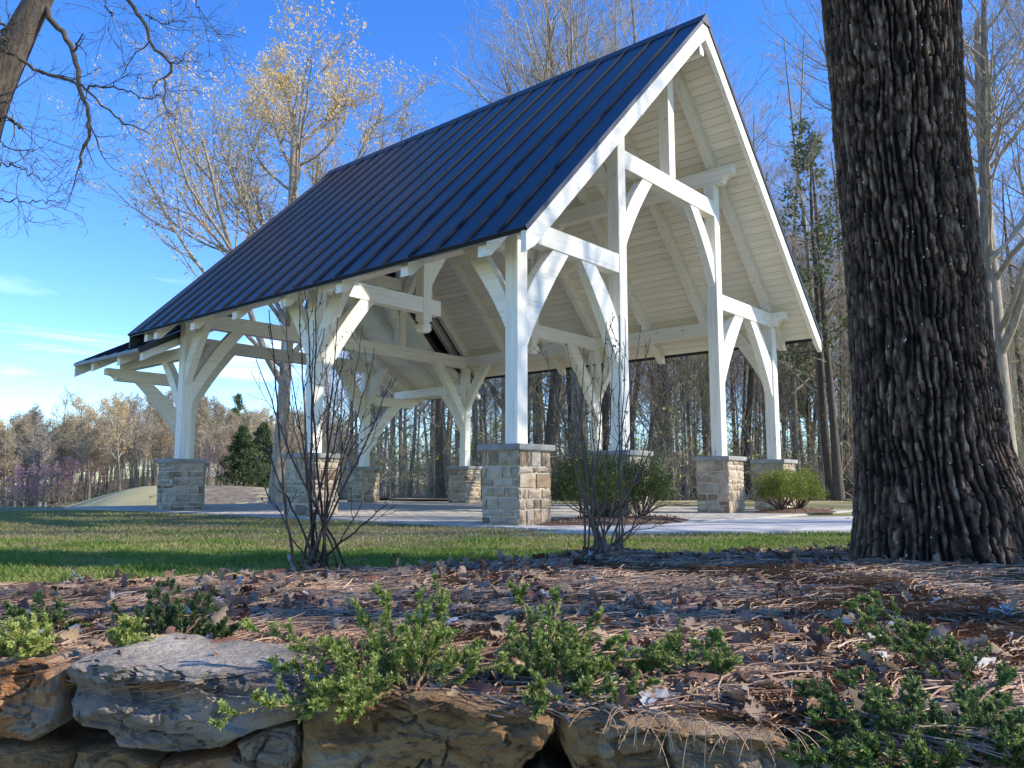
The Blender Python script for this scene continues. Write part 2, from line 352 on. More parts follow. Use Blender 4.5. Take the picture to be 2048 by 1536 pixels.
def pier(b, a, full=True, seed=0):
    r = random.Random(seed*31+5)
    core = link('stone_pier', meshN(boxV(-HB+.022, HB-.022, -HB+.022, HB-.022, -.1, .93), BF), M['mortar'], pav, Matrix.Translation((b, a, 0)))
    for f in range(4):
        rz = {0: 0, 1: -math.pi/2, 2: math.pi, 3: math.pi/2}[f]   # 0: -Y face, 1: -X face
        R = Matrix.Rotation(rz, 4, 'Z'); z = 0.; joined = []
        hs_ = []
        while z < .925-.05:
            h = r.choice([.075, .10, .13, .16, .19]); h = min(h, .925-z)
            if .925-z-h < .06: h = .925-z
            hs_.append((z, h)); z += h
        for row, (z, h) in enumerate(hs_):
            x = -HB+.006; end = HB-.006
            while x < end-.02:
                w_ = r.choice([.09, .14, .20, .27, .33]); w_ = min(w_, end-x)
                if end-x-w_ < .08: w_ = end-x
                g_ = r.uniform(.009, .015)
                me = stone_mesh(w_-2*g_, h-2*g_, .03, r.randint(0, 9**6))
                mt = r.choices(['stone_a', 'stone_b', 'stone_c'], [5, 4, 1.3])[0]
                T = R @ Matrix.Translation((x+w_/2, -HB+.012+r.uniform(-.004, .006), z+h/2))
                if f in (0, 1) and full:
                    link('stone', me, M[mt], core, T)
                else: me.transform(T); joined.append(me)
                x += w_
        if joined:
            import bmesh
            bm = bmesh.new()
            for me in joined: bm.from_mesh(me)
            me = bpy.data.meshes.new('m'); bm.to_mesh(me); bm.free()
            o = link('stone', me, M['stone_a' if f % 2 else 'stone_b'], core); tag(o, kind='stuff')
    # cap slab with chipped edge
    n = 10; V = []; ring = []
    for s in range(4):
        for i in range(n):
            t = -1+2*i/n; p = [(t, -1), (1, t), (-t, 1), (-1, -t)][s]; ring.append(p)
    ring = [(x*HC+r.uniform(-.004, .004), y*HC+r.uniform(-.004, .004)) for x, y in ring]
    m_ = len(ring)
    for zz, s in ((.925, .985), (.94, 1.0), (.99, 1.0), (1.0, .985)): V += [(x*s+r.uniform(-.002, .002), y*s+r.uniform(-.002, .002), zz) for x, y in ring]
    F = [tuple(range(m_))[::-1], tuple(range(3*m_, 4*m_))]+[(k*m_+i, k*m_+(i+1) % m_, (k+1)*m_+(i+1) % m_, (k+1)*m_+i) for k in range(3) for i in range(m_)]
    link('cap_stone', ngon_mesh(V, F), M['cap'], core)
PIERS = dict(p1=(0, 0), p3=(0, A3), p2=(0, A2), p6=(B6, 0), p7=(B7, 0), p8=(BW, 0), p9=(BW, A3), p5=(BW, A2), p4=(B4, A4), p10=(B10, A4))
for i, (k, (b, a)) in enumerate(PIERS.items()): pier(b, a, full=(k not in ('p10', 'p9', 'p6')), seed=i)
# ---- posts
PW = .212; BWD = .192; WING_Z = 3.03
def post(b, a, z1, z0=1.0, wd=PW): return beam('post', (b, a, z0), (b, a, z1), wd, wd, pav, up=(0, 1, 0), bev=.008)
for k, z1 in dict(p1=4.16, p3=4.16, p2=4.16, p6=6.10, p7=6.10, p8=3.74, p9=3.74, p5=3.74, p4=3.715, p10=3.715).items(): post(*PIERS[k], z1)
def brace(b, a, zc, d, h=.98, v=1.54, th=.15, wi=.62, vi=.80, off=PW/2-.02):
    """arched knee brace: post axis (b,a), beam underside zc, direction d=(db,da)"""
    n = 12; lower = []
    for i in range(n+1):
        t = i/n; x = 2*t*(1-t)*.35*h+t*t*h; z = (1-t)**2*(-v)+2*t*(1-t)*(-.52*v); lower.append((x, z))
    lower.append((h+.02, .03)); up_ = [(wi, .03), (wi, 0)]
    m_ = 6
    for i in range(1, m_): t = i/m_; up_.append((wi*(1-t)-.03*math.sin(math.pi*t), -vi*t+.03*math.sin(math.pi*t)))
    up_ += [(0, -vi), (-.03, -vi), (-.03, -v)]
    poly = lower+up_
    me = prism(poly, th)
    x = Vector((d[0], d[1], 0)); z = Vector((0, 0, 1)); y = z.cross(x)
    c = Vector((b, a, zc))+x*off
    o = link('brace', me, M['wood'], pav, Matrix(((x.x, y.x, 0, c.x), (x.y, y.y, 0, c.y), (0, 0, 1, c.z), (0, 0, 0, 1)))); bevel_mod(o, .006)
TIE0, TIE1 = 3.73, 4.03; TZ = (TIE0+TIE1)/2; TH = TIE1-TIE0
def bb(name, b0, b1, a, z0, z1, wd=BWD): return beam(name, (b0, a, (z0+z1)/2), (b1, a, (z0+z1)/2), wd, z1-z0, pav)
# front truss
e = PW/2-.01
bb('tie_beam', e, B6-e, 0, TIE0, TIE1); bb('tie_beam', B7+e, BW+.02, 0, TIE0+.003, TIE1-.003)
bb('collar_beam', B6+e, B7-e, 0, 5.48, 5.78)
for b, a, zc, d in [(0, 0, TIE0, (1, 0)), (B6, 0, TIE0, (-1, 0)), (B7, 0, TIE0, (1, 0)), (BW, 0, TIE0, (-1, 0))]: brace(b, a, zc, d)
for b, d in ((B6, (1, 0)), (B7, (-1, 0))): brace(b, 0, 5.48, d, h=.90, v=1.38, wi=.60, vi=.85)
beam('king_post', (RB, 0, 5.78), (RB, 0, 8.0), .2, .2, pav, up=(0, 1, 0))
# side braces along the plates and purlins
for b in (0, BW):
    for a, ds in ((0, (1,)), (A3, (1, -1)), (A2, (-1,))):
        for s in ds: brace(b, a, 3.75, (0, s), h=.85, v=1.3, wi=.56, vi=.86)
for b in (B6, B7): brace(b, 0, 6.12, (0, 1), h=.85, v=1.3, wi=.5, vi=.8)
def corbel_beam(name, b, a0, a1, z0, z1, wd, axis='a', both=False, at_start=True):
    """beam with a quarter-round corbel cut under its end"""
    h = z1-z0; Ln = abs(a1-a0); pts = []
    pts += [(0, h), (0, h*.45)]
    for i in range(9):
        t = i/8*math.pi/2; pts.append((.05+.16*math.sin(t)*1.0, h*.45-(1-math.cos(t))*h*.45))
    if both:
        for i in range(9):
            t = math.pi/2-i/8*math.pi/2; pts.append((Ln-.05-.16*math.sin(t), h*.45-(1-math.cos(t))*h*.45))
        pts += [(Ln, h*.45), (Ln, h)]
    else: pts += [(Ln, 0), (Ln, h)]
    me = prism(pts, wd); s = 1 if a1 > a0 else -1
    x = Vector((0, s, 0)) if axis == 'a' else Vector((s, 0, 0)); y = Vector((0, 0, 1)).cross(x); c = Vector((b, a0, z0)) if axis == 'a' else Vector((a0, b, z0))
    o = link(name, me, M['wood'], pav, Matrix(((x.x, y.x, 0, c.x), (x.y, y.y, 0, c.y), (0, 0, 1, c.z), (0, 0, 0, 1)))); bevel_mod(o, .006); return o
for b in (0, BW): corbel_beam('eave_plate', b, -.40, 9.05, 3.75, 4.035, BWD-.012)
for b in (B6, B7): corbel_beam('purlin', b, -.48, 9.55, 6.10, 6.41, BWD, both=True)
beam('ridge_beam', (RB, -.72, 7.93), (RB, 9.6, 7.93), .14, .26, pav)
# middle hammer-beam truss
for s, b0 in ((1, 0), (-1, BW)):
    bi = b0+s*B6
    bb('hammer_beam', *(sorted((b0-s*.16, b0+s*2.79))), A3, TIE0+.004, TIE1-.002, .2)
    brace(b0, A3, TIE0, (s, 0), h=1.08, v=1.62, wi=.76, vi=1.15, th=.17)
    post(bi, A3, 6.11, z0=3.60, wd=.225)
    # turned pendant: square drop with neck and chamfered foot
    prof = [(.112, 3.73), (.112, 3.60), (.085, 3.575), (.085, 3.555), (.118, 3.52), (.118, 3.42), (.082, 3.375)]
    V = []; 
    for rr, z in prof: V += [(rr*x-(.03*rr/.118 if 0 else 0), rr*y_, z) for x, y_ in ((-.75, -1), (.75, -1), (1, -.75), (1, .75), (.75, 1), (-.75, 1), (-1, .75), (-1, -.75))]
    F = [(k*8+i, k*8+(i+1) % 8, (k+1)*8+(i+1) % 8, (k+1)*8+i) for k in range(len(prof)-1) for i in range(8)]+[tuple((len(prof)-1)*8+i for i in range(8))]
    link('pendant', ngon_mesh(V, F), M['wood'], pav, Matrix.Translation((bi, A3, 0)))
    for q in (1, -1): brace(bi, A3, 6.10, (0, q), h=.8, v=1.25, wi=.5, vi=.85)
    brace(bi, A3, 5.48, (s, 0), h=.85, v=1.3, wi=.55, vi=.85)
bb('collar_beam', B6+.1, B7-.1, A3, 5.482, 5.778)
beam('king_post', (RB, A3, 5.78), (RB, A3, 8.0), .2, .2, pav, up=(0, 1, 0))
# rear truss
bb('tie_beam', .09, BW-.09, A2, 3.715, 4.028, .2)
for b in (B6, B7):
    post(b, A2, 6.11, z0=4.02)
    for s in ((1, 0), (-1, 0)):
        brace(b, A2, 5.48, s, h=.75, v=1.15, wi=.42, vi=.72) if (s[0] > 0) == (b == B6) else None
    brace(b, A2, 6.10, (0, -1), h=.8, v=1.25, wi=.5, vi=.8)
bb('collar_beam', B6+.1, B7-.1, A2, 5.484, 5.776)
beam('king_post', (RB, A2, 5.78), (RB, A2, 8.0), .2, .2, pav, up=(0, 1, 0))
for b, s in ((0, 1), (BW, -1)): brace(b, A2, 3.715, (s, 0), h=1.14, v=1.65, wi=.84, vi=1.2, th=.17)
# ---- main roof
SL = (8.48-3.565)/(RB+.757); CT = 1/math.sqrt(1+SL*SL); ST = SL*CT
def roofpt(b, off, side, prof=None):
    """b measured from the left eave side; off = perpendicular distance below the metal"""
    z = 3.565+SL*(b+.757)
    p = (b+off*ST, z-off*CT)
    return (p[0] if side == 0 else BW-p[0], p[1])
def slope_slab(name, a0, a1, b0, b1, o0, o1, side, m, parent, plumb0=False, plumb1=True, bev=0):
    def q(b, off, plumb):
        z = 3.565+SL*(b+.757)
        if plumb: x, z = b, z-off/CT
        else: x, z = b+off*ST, z-off*CT
        return (x if side == 0 else BW-x), z
    c = [q(b0, o1, plumb0), q(b1, o1, plumb1), q(b1, o0, plumb1), q(b0, o0, plumb0)]
    V = [(x, a0, z) for x, z in c]+[(x, a1, z) for x, z in c]
    F = [(0, 1, 2, 3), (7, 6, 5, 4), (0, 4, 5, 1), (1, 5, 6, 2), (2, 6, 7, 3), (3, 7, 4, 0)]
    if side == 1: F = [f[::-1] for f in F]
    o = link(name, ngon_mesh(V, F), M[m], parent)
    if bev: bevel_mod(o, bev)
    return o
AF, AB = -.80, 9.76; BE = -.757
rafters = [0.0, 1.4686, 2.937, 4.4057, 5.874, 7.343, 8.8115]
for side in (0, 1):
    # metal pans with a standing seam each
    seams = [AF]+[.17-.54+.54*k for k in range(0, 19)]+[AB]; seams = sorted(s for s in seams if s <= AB)
    for s0, s1 in zip(seams[:-1], seams[1:]):
        if s1-s0 < .06: continue
        prof = [(s0, 0), (s1-.014, 0), (s1-.010, -.032), (s1, -.032), (s1, 0)] if s1 < AB-.01 else [(s0, 0), (s1, 0)]
        V = []
        for bq in (BE-.02, RB-.0):
            for a, off in prof:
                z = 3.565+SL*(bq+.757); x = bq+off*ST; zz = z-off*CT; V.append((x if side == 0 else BW-x, a, zz))
        n = len(prof); F = [(i, i+1, n+i+1, n+i) for i in range(n-1)]
        if side == 0: F = [f[::-1] for f in F]
        me = ngon_mesh(V, F)
        if n > 2:
            for k_ in (1, 2, 3): me.polygons[k_].material_index = 1
        o = link('roof_panel', me, (M['metal'], M['rib']), pav)
    slope_slab('roof_deck', AF+.004, AB-.004, BE, RB, .004, .038, side, 'trim', pav)
    # eave drip and rake trims
    slope_slab('eave_trim', AF-.01, AB+.01, BE-.03, BE+.004, -.004, .055, side, 'trim', pav)
    slope_slab('rake_trim', AF-.022, AF-.002, BE-.03, RB, -.012, .05, side, 'trim', pav)
    slope_slab('rake_trim', AB+.002, AB+.022, BE-.03, RB, -.012, .05, side, 'trim', pav)
    # tongue and groove boards under the deck
    nb = 44; db = (RB-BE-.02)/nb
    for i in range(nb):
        b0 = BE+.02+i*db
        slope_slab('ceiling_board', AF+.08, 9.0, b0+.005, b0+db, .042, .062, side, 'plank', pav, plumb1=False)
    slope_slab('ceiling_backing', AF+.08, 9.0, BE+.02, RB-.03, .039, .0415, side, 'trim', pav)
    slope_slab('soffit', 9.004, AB-.04, BE+.03, RB, .042, .06, side, 'darkboard', pav)
    slope_slab('barge_board', AB-.045, AB-.003, BE+.0, RB, .04, .25, side, 'darkboard', pav, plumb0=True)
    # rake board with its cut foot
    x = lambda b: b if side == 0 else BW-b
    zt = lambda b: 3.565+SL*(b+.757)-.038/CT
    dp = .235/CT
    poly = [(BE+.0, zt(BE)), (RB, zt(RB)), (RB, zt(RB)-dp-.04), (RB-.22, zt(RB-.22)-dp), (BE+.17, zt(BE+.17)-dp), (BE+.0, zt(BE)-.27)]
    me_v = [(x(b), AF, z) for b, z in poly]+[(x(b), AF+.085, z) for b, z in poly]; n = len(poly)
    me = ngon_mesh(me_v, [tuple(range(n)), tuple(range(2*n-1, n-1, -1))]+[(i, i+n, (i+1) % n+n, (i+1) % n) for i in range(n)])
    import bmesh
    bm = bmesh.new(); bm.from_mesh(me); bmesh.ops.recalc_face_normals(bm, faces=bm.faces); bm.to_mesh(me); bm.free()
    o = link('rake_board', me, M['wood'], pav); bevel_mod(o, .005)
    for a in rafters+[9.22]:
        wd = .15 if a < 9 else .13
        # rafter with level-cut tail
        dp = .205/CT; zt2 = lambda b: 3.565+SL*(b+.757)-.063/CT; e0 = BE+.09
        poly = [(e0, zt2(e0)), (RB-.07, zt2(RB-.07)), (RB-.07, zt2(RB-.07)-dp), (e0+.10, zt2(e0+.10)-dp), (e0, zt2(e0)-dp+.07)]
        me_v = [(x(b), a-wd/2, z) for b, z in poly]+[(x(b), a+wd/2, z) for b, z in poly]; n = len(poly)
        me = ngon_mesh(me_v, [tuple(range(n)), tuple(range(2*n-1, n-1, -1))]+[(i, i+n, (i+1) % n+n, (i+1) % n) for i in range(n)])
        bm = bmesh.new(); bm.from_mesh(me); bmesh.ops.recalc_face_normals(bm, faces=bm.faces); bm.to_mesh(me); bm.free()
        o = link('rafter', me, M['wood'], pav); bevel_mod(o, .004)
zr = 8.48
V = []
for a in (AF-.03, AB+.03):
    V += [(RB-.16, a, zr-.16*SL+.03), (RB, a, zr+.045), (RB+.16, a, zr-.16*SL+.03), (RB+.16, a, zr-.16*SL+.005), (RB-.16, a, zr-.16*SL+.005)]
link('ridge_cap', ngon_mesh(V, [(0, 1, 2, 3, 4), (9, 8, 7, 6, 5), (0, 5, 6, 1), (1, 6, 7, 2), (2, 7, 8, 3), (3, 8, 9, 4), (4, 9, 5, 0)]), M['trim'], pav)
# ---- lower rear wing roof (steep above, kicked out at the eaves)
WP = [(-.90, 3.16), (1.0, 4.20), (RB, 7.13)]; WA0, WA1 = 8.96, 12.1
def wseg(i):
    (b0, z0), (b1, z1) = WP[i], WP[i+1]; s = (z1-z0)/(b1-b0); return b0, z0, b1, z1, s
def wslab(name, a0, a1, i, d0, d1, side, m, t0=0., t1=1., bev=0):
    b0, z0, b1, z1, s = wseg(i); c = 1/math.sqrt(1+s*s); bs0 = b0+(b1-b0)*t0; bs1 = b0+(b1-b0)*t1; za = z0+s*(bs0-b0); zb = z0+s*(bs1-b0)
    q = [(bs0, za-d1/c), (bs1, zb-d1/c), (bs1, zb-d0/c), (bs0, za-d0/c)]
    q = [((b if side == 0 else BW-b), z) for b, z in q]
    V = [(x, a0, z) for x, z in q]+[(x, a1, z) for x, z in q]
    F = [(0, 1, 2, 3), (7, 6, 5, 4), (0, 4, 5, 1), (1, 5, 6, 2), (2, 6, 7, 3), (3, 7, 4, 0)]
    if side == 1: F = [f[::-1] for f in F]
    o = link(name, ngon_mesh(V, F), M[m], pav)
    if bev: bevel_mod(o, bev)
    return o
for side in (0, 1):
    for i in (0, 1):
        nseam = 6; w_ = (WA1-WA0)/nseam
        for k in range(nseam):
            a0 = WA0+k*w_
            wslab('roof_panel', a0+.001, a0+w_-.001, i, -.002, .006, side, 'metal')
            if k: wslab('roof_seam', a0-.007, a0+.007, i, -.036, -.003, side, 'trim')
        wslab('roof_deck', WA0+.004, WA1-.004, i, .008, .036, side, 'trim')
        ni = 12 if i == 0 else 26
        for k in range(ni): wslab('ceiling_board', WA0+.02, WA1-.06, i, .038, .056, side, 'plank', t0=(k+.04)/ni, t1=(k+1)/ni)
        wslab('rake_trim', WA0-.02, WA0-.002, i, -.012, .10, side, 'trim'); wslab('rake_trim', WA1+.002, WA1+.02, i, -.012, .05, side, 'trim')
        for a in (9.06, 10.1, 11.386): wslab('rafter', a-.07, a+.07, i, .058, .25, side, 'wood', t0=(.05 if i == 0 else 0), bev=.004)
        wslab('barge_board', WA1-.055, WA1-.006, i, .038, .27, side, 'wood', bev=.004)
    wslab('eave_trim', WA0-.01, WA1+.01, 0, -.006, .05, side, 'trim', t0=-.012, t1=.002)
V = []
for a in (WA0-.02, WA1+.02): V += [(RB-.14, a, 7.13-.14*.96+.02), (RB, a, 7.17), (RB+.14, a, 7.13-.14*.96+.02), (RB, a, 7.10)]
link('ridge_cap', ngon_mesh(V, [(0, 1, 2, 3), (7, 6, 5, 4), (0, 4, 5, 1), (1, 5, 6, 2), (2, 6, 7, 3), (3, 7, 4, 0)]), M['trim'], pav)
for b in (0, BW): beam('eave_plate', (b, 8.93, 3.15), (b, 11.72, 3.15), .18, .235, pav)
corbel_beam('outrigger_beam', A4, -.52, B10+.12, 2.77, 3.03, .19, axis='b'); corbel_beam('outrigger_beam', A4, BW+.52, B4-.12, 2.77, 3.03, .19, axis='b')
brace(B10, A4, 2.77, (-1, 0), h=1.2, v=1.45, wi=.85, vi=.85); brace(B4, A4, 2.77, (1, 0), h=1.2, v=1.45, wi=.85, vi=.85)
bb('tie_beam', B10-.2, B4+.2, A4, 3.70, 3.99, .2)
brace(B10, A4, 3.70, (1, 0), h=1.0, v=1.5); brace(B4, A4, 3.70, (-1, 0), h=1.0, v=1.5)
beam('king_post', (RB, A4, 3.99), (RB, A4, 6.75), .19, .19, pav, up=(0, 1, 0))
for b in (0, BW): brace(b, A2, 3.035, (0, 1), h=.85, v=1.2, wi=.62, vi=.82)
for b in (B10, B4): brace(b, A4, 3.70, (0, -1), h=.8, v=1.2, wi=.5, vi=.7)
#@@PART2
def hsh(a, b, s):
    n = (a*73856093 ^ b*19349663 ^ s*83492791) & 0x7fffffff; n = ((n ^ (n >> 13))*1274126177) & 0x7fffffff; return ((n ^ (n >> 15)) & 0xffff)/65535.
# ================================================================== STONE RETAINING WALL
M['rock_grey'] = mat('weathered_grey_rock', [(.25, (.10, .082, .064)), (.42, (.25, .21, .165)), (.55, (.40, .35, .28)), (.75, (.56, .51, .42))], scale=4, rough=.92, bump=1., bscale=34, bdist=.035, detail=15, stretch=(1, 1, 2.6))
M['rock_tan'] = mat('ochre_brown_rock', [(.25, (.07, .036, .015)), (.42, (.24, .135, .052)), (.52, (.33, .21, .095)), (.62, (.38, .30, .20)), (.78, (.46, .39, .29))], scale=3.5, rough=.9, bump=1., bscale=30, bdist=.03, detail=15, stretch=(1, 1, 2.))
M['rock_rust'] = mat('rust_orange_rock', [(.25, (.07, .032, .014)), (.42, (.26, .115, .04)), (.52, (.30, .17, .08)), (.62, (.24, .19, .14)), (.8, (.32, .27, .21))], scale=4, rough=.9, bump=1., bscale=14, bdist=.03, detail=12)
wall = empty('retaining_wall', W(-.3, 1.9, -.3), 'low dry-laid wall of rough sandstone blocks holding the planting bed', 'stone wall')
def rock(outline, m, seed, dv=0., depth=.38, top_z=None):
    """outline in photo pixels on the wall face, clockwise; built as a thick block with broken faces"""
    pts = []
    for x, y in outline:
        u0 = (x-1024)/FPX*1.9
        P = PX(x, y, float(wall_v(u0))+dv); pts.append(P)
    pts = np.array(pts); c = pts.mean(0)
    seg = []; 
    for i in range(len(pts)):
        a, b = pts[i], pts[(i+1) % len(pts)]; n = max(2, int(np.linalg.norm(b-a)/.012))
        seg.append(a+(b-a)*np.linspace(0, 1, n, endpoint=False)[:, None])
    ring = np.concatenate(seg); n = len(ring); r = np.random.default_rng(seed)
    rings = [c+(ring-c)*s-FWD*b_ for s, b_ in [(t_, .030-.012*t_**3) for t_ in np.linspace(0, .93, 32)]+[(.96, .015), (.98, .008)]]
    rings += [c+(ring-c)*s+FWD*d for s, d in ((1., .004), (1.005, .04), (1.005, .08), (1., .13), (1., .18), (.99, .24), (.97, .31), (.9, depth), (.3, depth+.02))]
    V = np.array(rings).reshape(-1, 3); k = len(rings)
    idx = np.arange(k*n).reshape(k, n); nx = np.roll(idx, -1, 1)
    F = np.stack([idx[:-1], nx[:-1], nx[1:], idx[1:]], -1).reshape(-1, 4)
    Q = V*np.array([1, 1, 2.0])
    wob = noise3(V, 3.5, seed+30, 2)*.10; blk = hsh(np.floor((V@RGT+wob)*9).astype(int)+50, np.floor((V[:, 2]+wob*.8)*13).astype(int)+50, seed)-.5
    d1 = noise3(Q, 7, seed, 5); d2 = noise3(Q, 24, seed+9, 4); led = np.floor(noise3(V*np.array([1, 1, 3.5]), 5.5, seed+4, 3)*6)/6
    cr_ = 1-np.clip(np.abs(noise3(V*np.array([1., 1., 1.8]), 6, seed+7, 3))/.035, 0, 1)
    face = (np.arange(k*n)//n < 35).astype(float)
    V = V-FWD*((d1*.020+led*.06+blk*.030-cr_*.022)*face)[:, None]-FWD*(d2*.010*face)[:, None]+UPV*((d1*.010+d2*.006)*(1-face*.4))[:, None]+RGT*((d2*.008)*(1-face*.4))[:, None]
    me = meshN(V-wall_loc, F, smooth=False)
    return link('stone', me, M[m], wall)
wall_loc = np.array(wall.location)
ROCKS = [
 ([(-120, 1326), (68, 1330), (80, 1342), (132, 1338), (128, 1398), (118, 1452), (58, 1484), (-120, 1480)], 'rock_rust', 1, .0),
 ([(142, 1333), (150, 1322), (215, 1312), (300, 1330), (440, 1345), (520, 1350), (575, 1376), (604, 1400), (592, 1438), (478, 1474), (442, 1500), (330, 1507), (240, 1492), (216, 1457), (152, 1450), (146, 1400)], 'rock_grey', 2, -.02),
 ([(-120, 1498), (90, 1492), (150, 1500), (150, 1650), (-120, 1650)], 'rock_tan', 3, .05),
 ([(152, 1498), (240, 1500), (312, 1518), (318, 1650), (155, 1650)], 'rock_tan', 4, .06),
 ([(325, 1522), (470, 1508), (520, 1530), (520, 1650), (325, 1650)], 'rock_rust', 5, .06),
 ([(478, 1482), (540, 1455), (596, 1446), (604, 1500), (580, 1548), (520, 1556), (486, 1520)], 'rock_grey', 6, .02),
 ([(608, 1420), (622, 1400), (740, 1386), (850, 1388), (945, 1404), (1060, 1424), (1108, 1440), (1112, 1462), (1074, 1500), (1046, 1530), (1040, 1650), (608, 1650)], 'rock_tan', 7, -.01),
 ([(1118, 1432), (1200, 1436), (1330, 1450), (1430, 1462), (1560, 1485), (1640, 1520), (1640, 1680), (1170, 1680), (1160, 1560), (1120, 1490)], 'rock_tan', 8, -.02),
 ([(1648, 1500), (1760, 1505), (1900, 1530), (1980, 1545), (1980, 1700), (1655, 1700)], 'rock_grey', 9, .0),
 ([(1985, 1540), (2100, 1545), (2250, 1560), (2250, 1750), (1990, 1720)], 'rock_tan', 10, .02),
 ([(1045, 1560), (1085, 1530), (1155, 1600), (1160, 1700), (1040, 1700)], 'rock_grey', 11, .10)]
for o_, m_, s_, d_ in ROCKS: rock(o_, m_, s_, d_)

# ================================================================== THE BIG TRUNK
def centerline(y):
    ys = [-700, -200, 0, 150, 300, 500, 700, 900, 1000, 1060, 1100, 1145, 1200]
    lf = [1562, 1617, 1643, 1658, 1672, 1693, 1708, 1718, 1720, 1718, 1716, 1712, 1705]
    rt = [1900, 1912, 1916, 1918, 1925, 1948, 1972, 2004, 2036, 2052, 2066, 2082, 2100]
    return np.interp(y, ys, lf), np.interp(y, ys, rt)
nzr, nth = 660, 350
v_t = 4.85; px_y = np.linspace(1195, -700, nzr); lf, rt = centerline(px_y)
Cpts = np.array([PX((a+b)/2, y, v_t) for a, b, y in zip(lf, rt, px_y)]); Rr = (rt-lf)/2/FPX*v_t*.985
Rr *= 1.0
th = np.linspace(0, 2*math.pi, nth, endpoint=False)
T, Zi = np.meshgrid(th, np.arange(nzr)); Zc = Cpts[:, 2][Zi]; R0 = Rr[Zi]
# plated, furrowed bark: stretched cell pattern in (arc length, height)
arc = T*.40/1.0; sx, sz = 11.5*2*math.pi*.40/(2*math.pi*.40), 1.0
ncell = 64
ct3 = np.stack([np.cos(T).ravel(), np.sin(T).ravel(), Zc.ravel()], -1)
wv = noise3(ct3*np.array([1, 1, .9]), 2.6, 5, 3).reshape(T.shape)*1.5+noise3(ct3*np.array([1, 1, .55]), 9., 6, 3).reshape(T.shape)*.55
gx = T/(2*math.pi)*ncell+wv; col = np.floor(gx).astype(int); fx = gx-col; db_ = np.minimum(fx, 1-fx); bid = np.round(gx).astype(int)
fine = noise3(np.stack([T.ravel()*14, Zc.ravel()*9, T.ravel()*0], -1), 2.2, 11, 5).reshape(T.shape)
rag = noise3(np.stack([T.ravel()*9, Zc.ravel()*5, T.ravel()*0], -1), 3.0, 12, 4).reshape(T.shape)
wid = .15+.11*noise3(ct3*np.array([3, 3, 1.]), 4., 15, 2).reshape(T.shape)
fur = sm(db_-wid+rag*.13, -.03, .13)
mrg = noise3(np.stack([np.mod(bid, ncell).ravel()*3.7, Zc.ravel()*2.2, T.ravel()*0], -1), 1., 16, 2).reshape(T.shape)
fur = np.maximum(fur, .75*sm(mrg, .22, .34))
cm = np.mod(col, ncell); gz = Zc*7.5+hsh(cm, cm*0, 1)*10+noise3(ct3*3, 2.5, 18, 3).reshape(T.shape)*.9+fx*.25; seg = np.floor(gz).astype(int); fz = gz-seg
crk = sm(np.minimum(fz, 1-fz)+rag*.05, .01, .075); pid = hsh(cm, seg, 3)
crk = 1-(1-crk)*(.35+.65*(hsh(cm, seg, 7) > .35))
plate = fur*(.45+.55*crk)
disp = plate*(.036+.010*pid)+fine*.010+rag*.006
lump = noise3(np.stack([np.cos(T).ravel()*.9, np.sin(T).ravel()*.9, Zc.ravel()*.7], -1), 1.3, 14, 3).reshape(T.shape)
butt = np.exp(-np.clip(Zc-.0, 0, 9)/.22)*.018*(.5+.5*np.cos(T*5+1.))
RR = R0*(1+.03*lump)+butt-.040+disp
P = Cpts[Zi].copy(); P = P+(np.cos(T)*RR)[..., None]*RGT+(np.sin(T)*RR)[..., None]*FWD
idx = np.arange(nzr*nth).reshape(nzr, nth); nx_ = np.roll(idx, -1, 1)
F = np.stack([idx[:-1], nx_[:-1], nx_[1:], idx[1:]], -1).reshape(-1, 4)
tone = (.02+plate*.42+.34*pid+fine*.7+rag*.25).ravel()  # furrows naturally darker, toned down further so recess shade sits in the colour
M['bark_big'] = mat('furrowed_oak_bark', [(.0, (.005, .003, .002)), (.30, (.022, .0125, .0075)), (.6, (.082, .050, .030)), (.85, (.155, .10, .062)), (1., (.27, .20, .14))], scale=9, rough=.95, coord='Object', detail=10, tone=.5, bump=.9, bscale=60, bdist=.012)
P2 = P.copy(); P2[..., 2] = np.maximum(P2[..., 2], -.25)
oak = empty('oak_tree', tuple(W((1890-1024)/FPX*v_t, v_t, 0)), 'thick old tree trunk with deeply furrowed dark bark rising from the needle mulch at right', 'tree')
oloc = np.array(oak.location)
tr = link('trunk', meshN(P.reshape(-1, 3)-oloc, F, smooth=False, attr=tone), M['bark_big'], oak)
# lichen crusts on the bark
M['lichen'] = mat('pale_lichen', [(.3, (.30, .34, .30)), (.7, (.52, .56, .50))], scale=60, rough=1)
lv = []; lfc = []; nn = 0
for i in range(260):
    zi = int(rng.integers(10, nzr-260)); ti = int(rng.uniform(.50, .98)*nth) % nth
    if plate[zi, ti] < .8: continue
    c = P[zi, ti]; outd = math.cos(T[zi, ti])*RGT+math.sin(T[zi, ti])*FWD; side = -math.sin(T[zi, ti])*RGT+math.cos(T[zi, ti])*FWD
    s = rng.uniform(.002, .006)*(3 if rng.random() < .05 else 1); m_ = 6; a0 = rng.uniform(0, 6)
    lv.append([c+outd*.004+side*s*math.cos(a0+k*2*math.pi/m_)*rng.uniform(.5, 1.1)+UPV*s*1.3*math.sin(a0+k*2*math.pi/m_)*rng.uniform(.5, 1.1) for k in range(m_)]); lfc.append(np.arange(m_)+nn); nn += m_
link('lichen', meshN(np.array(lv).reshape(-1, 3)-oloc, np.array(lfc)), M['lichen'], oak)['kind'] = 'stuff'

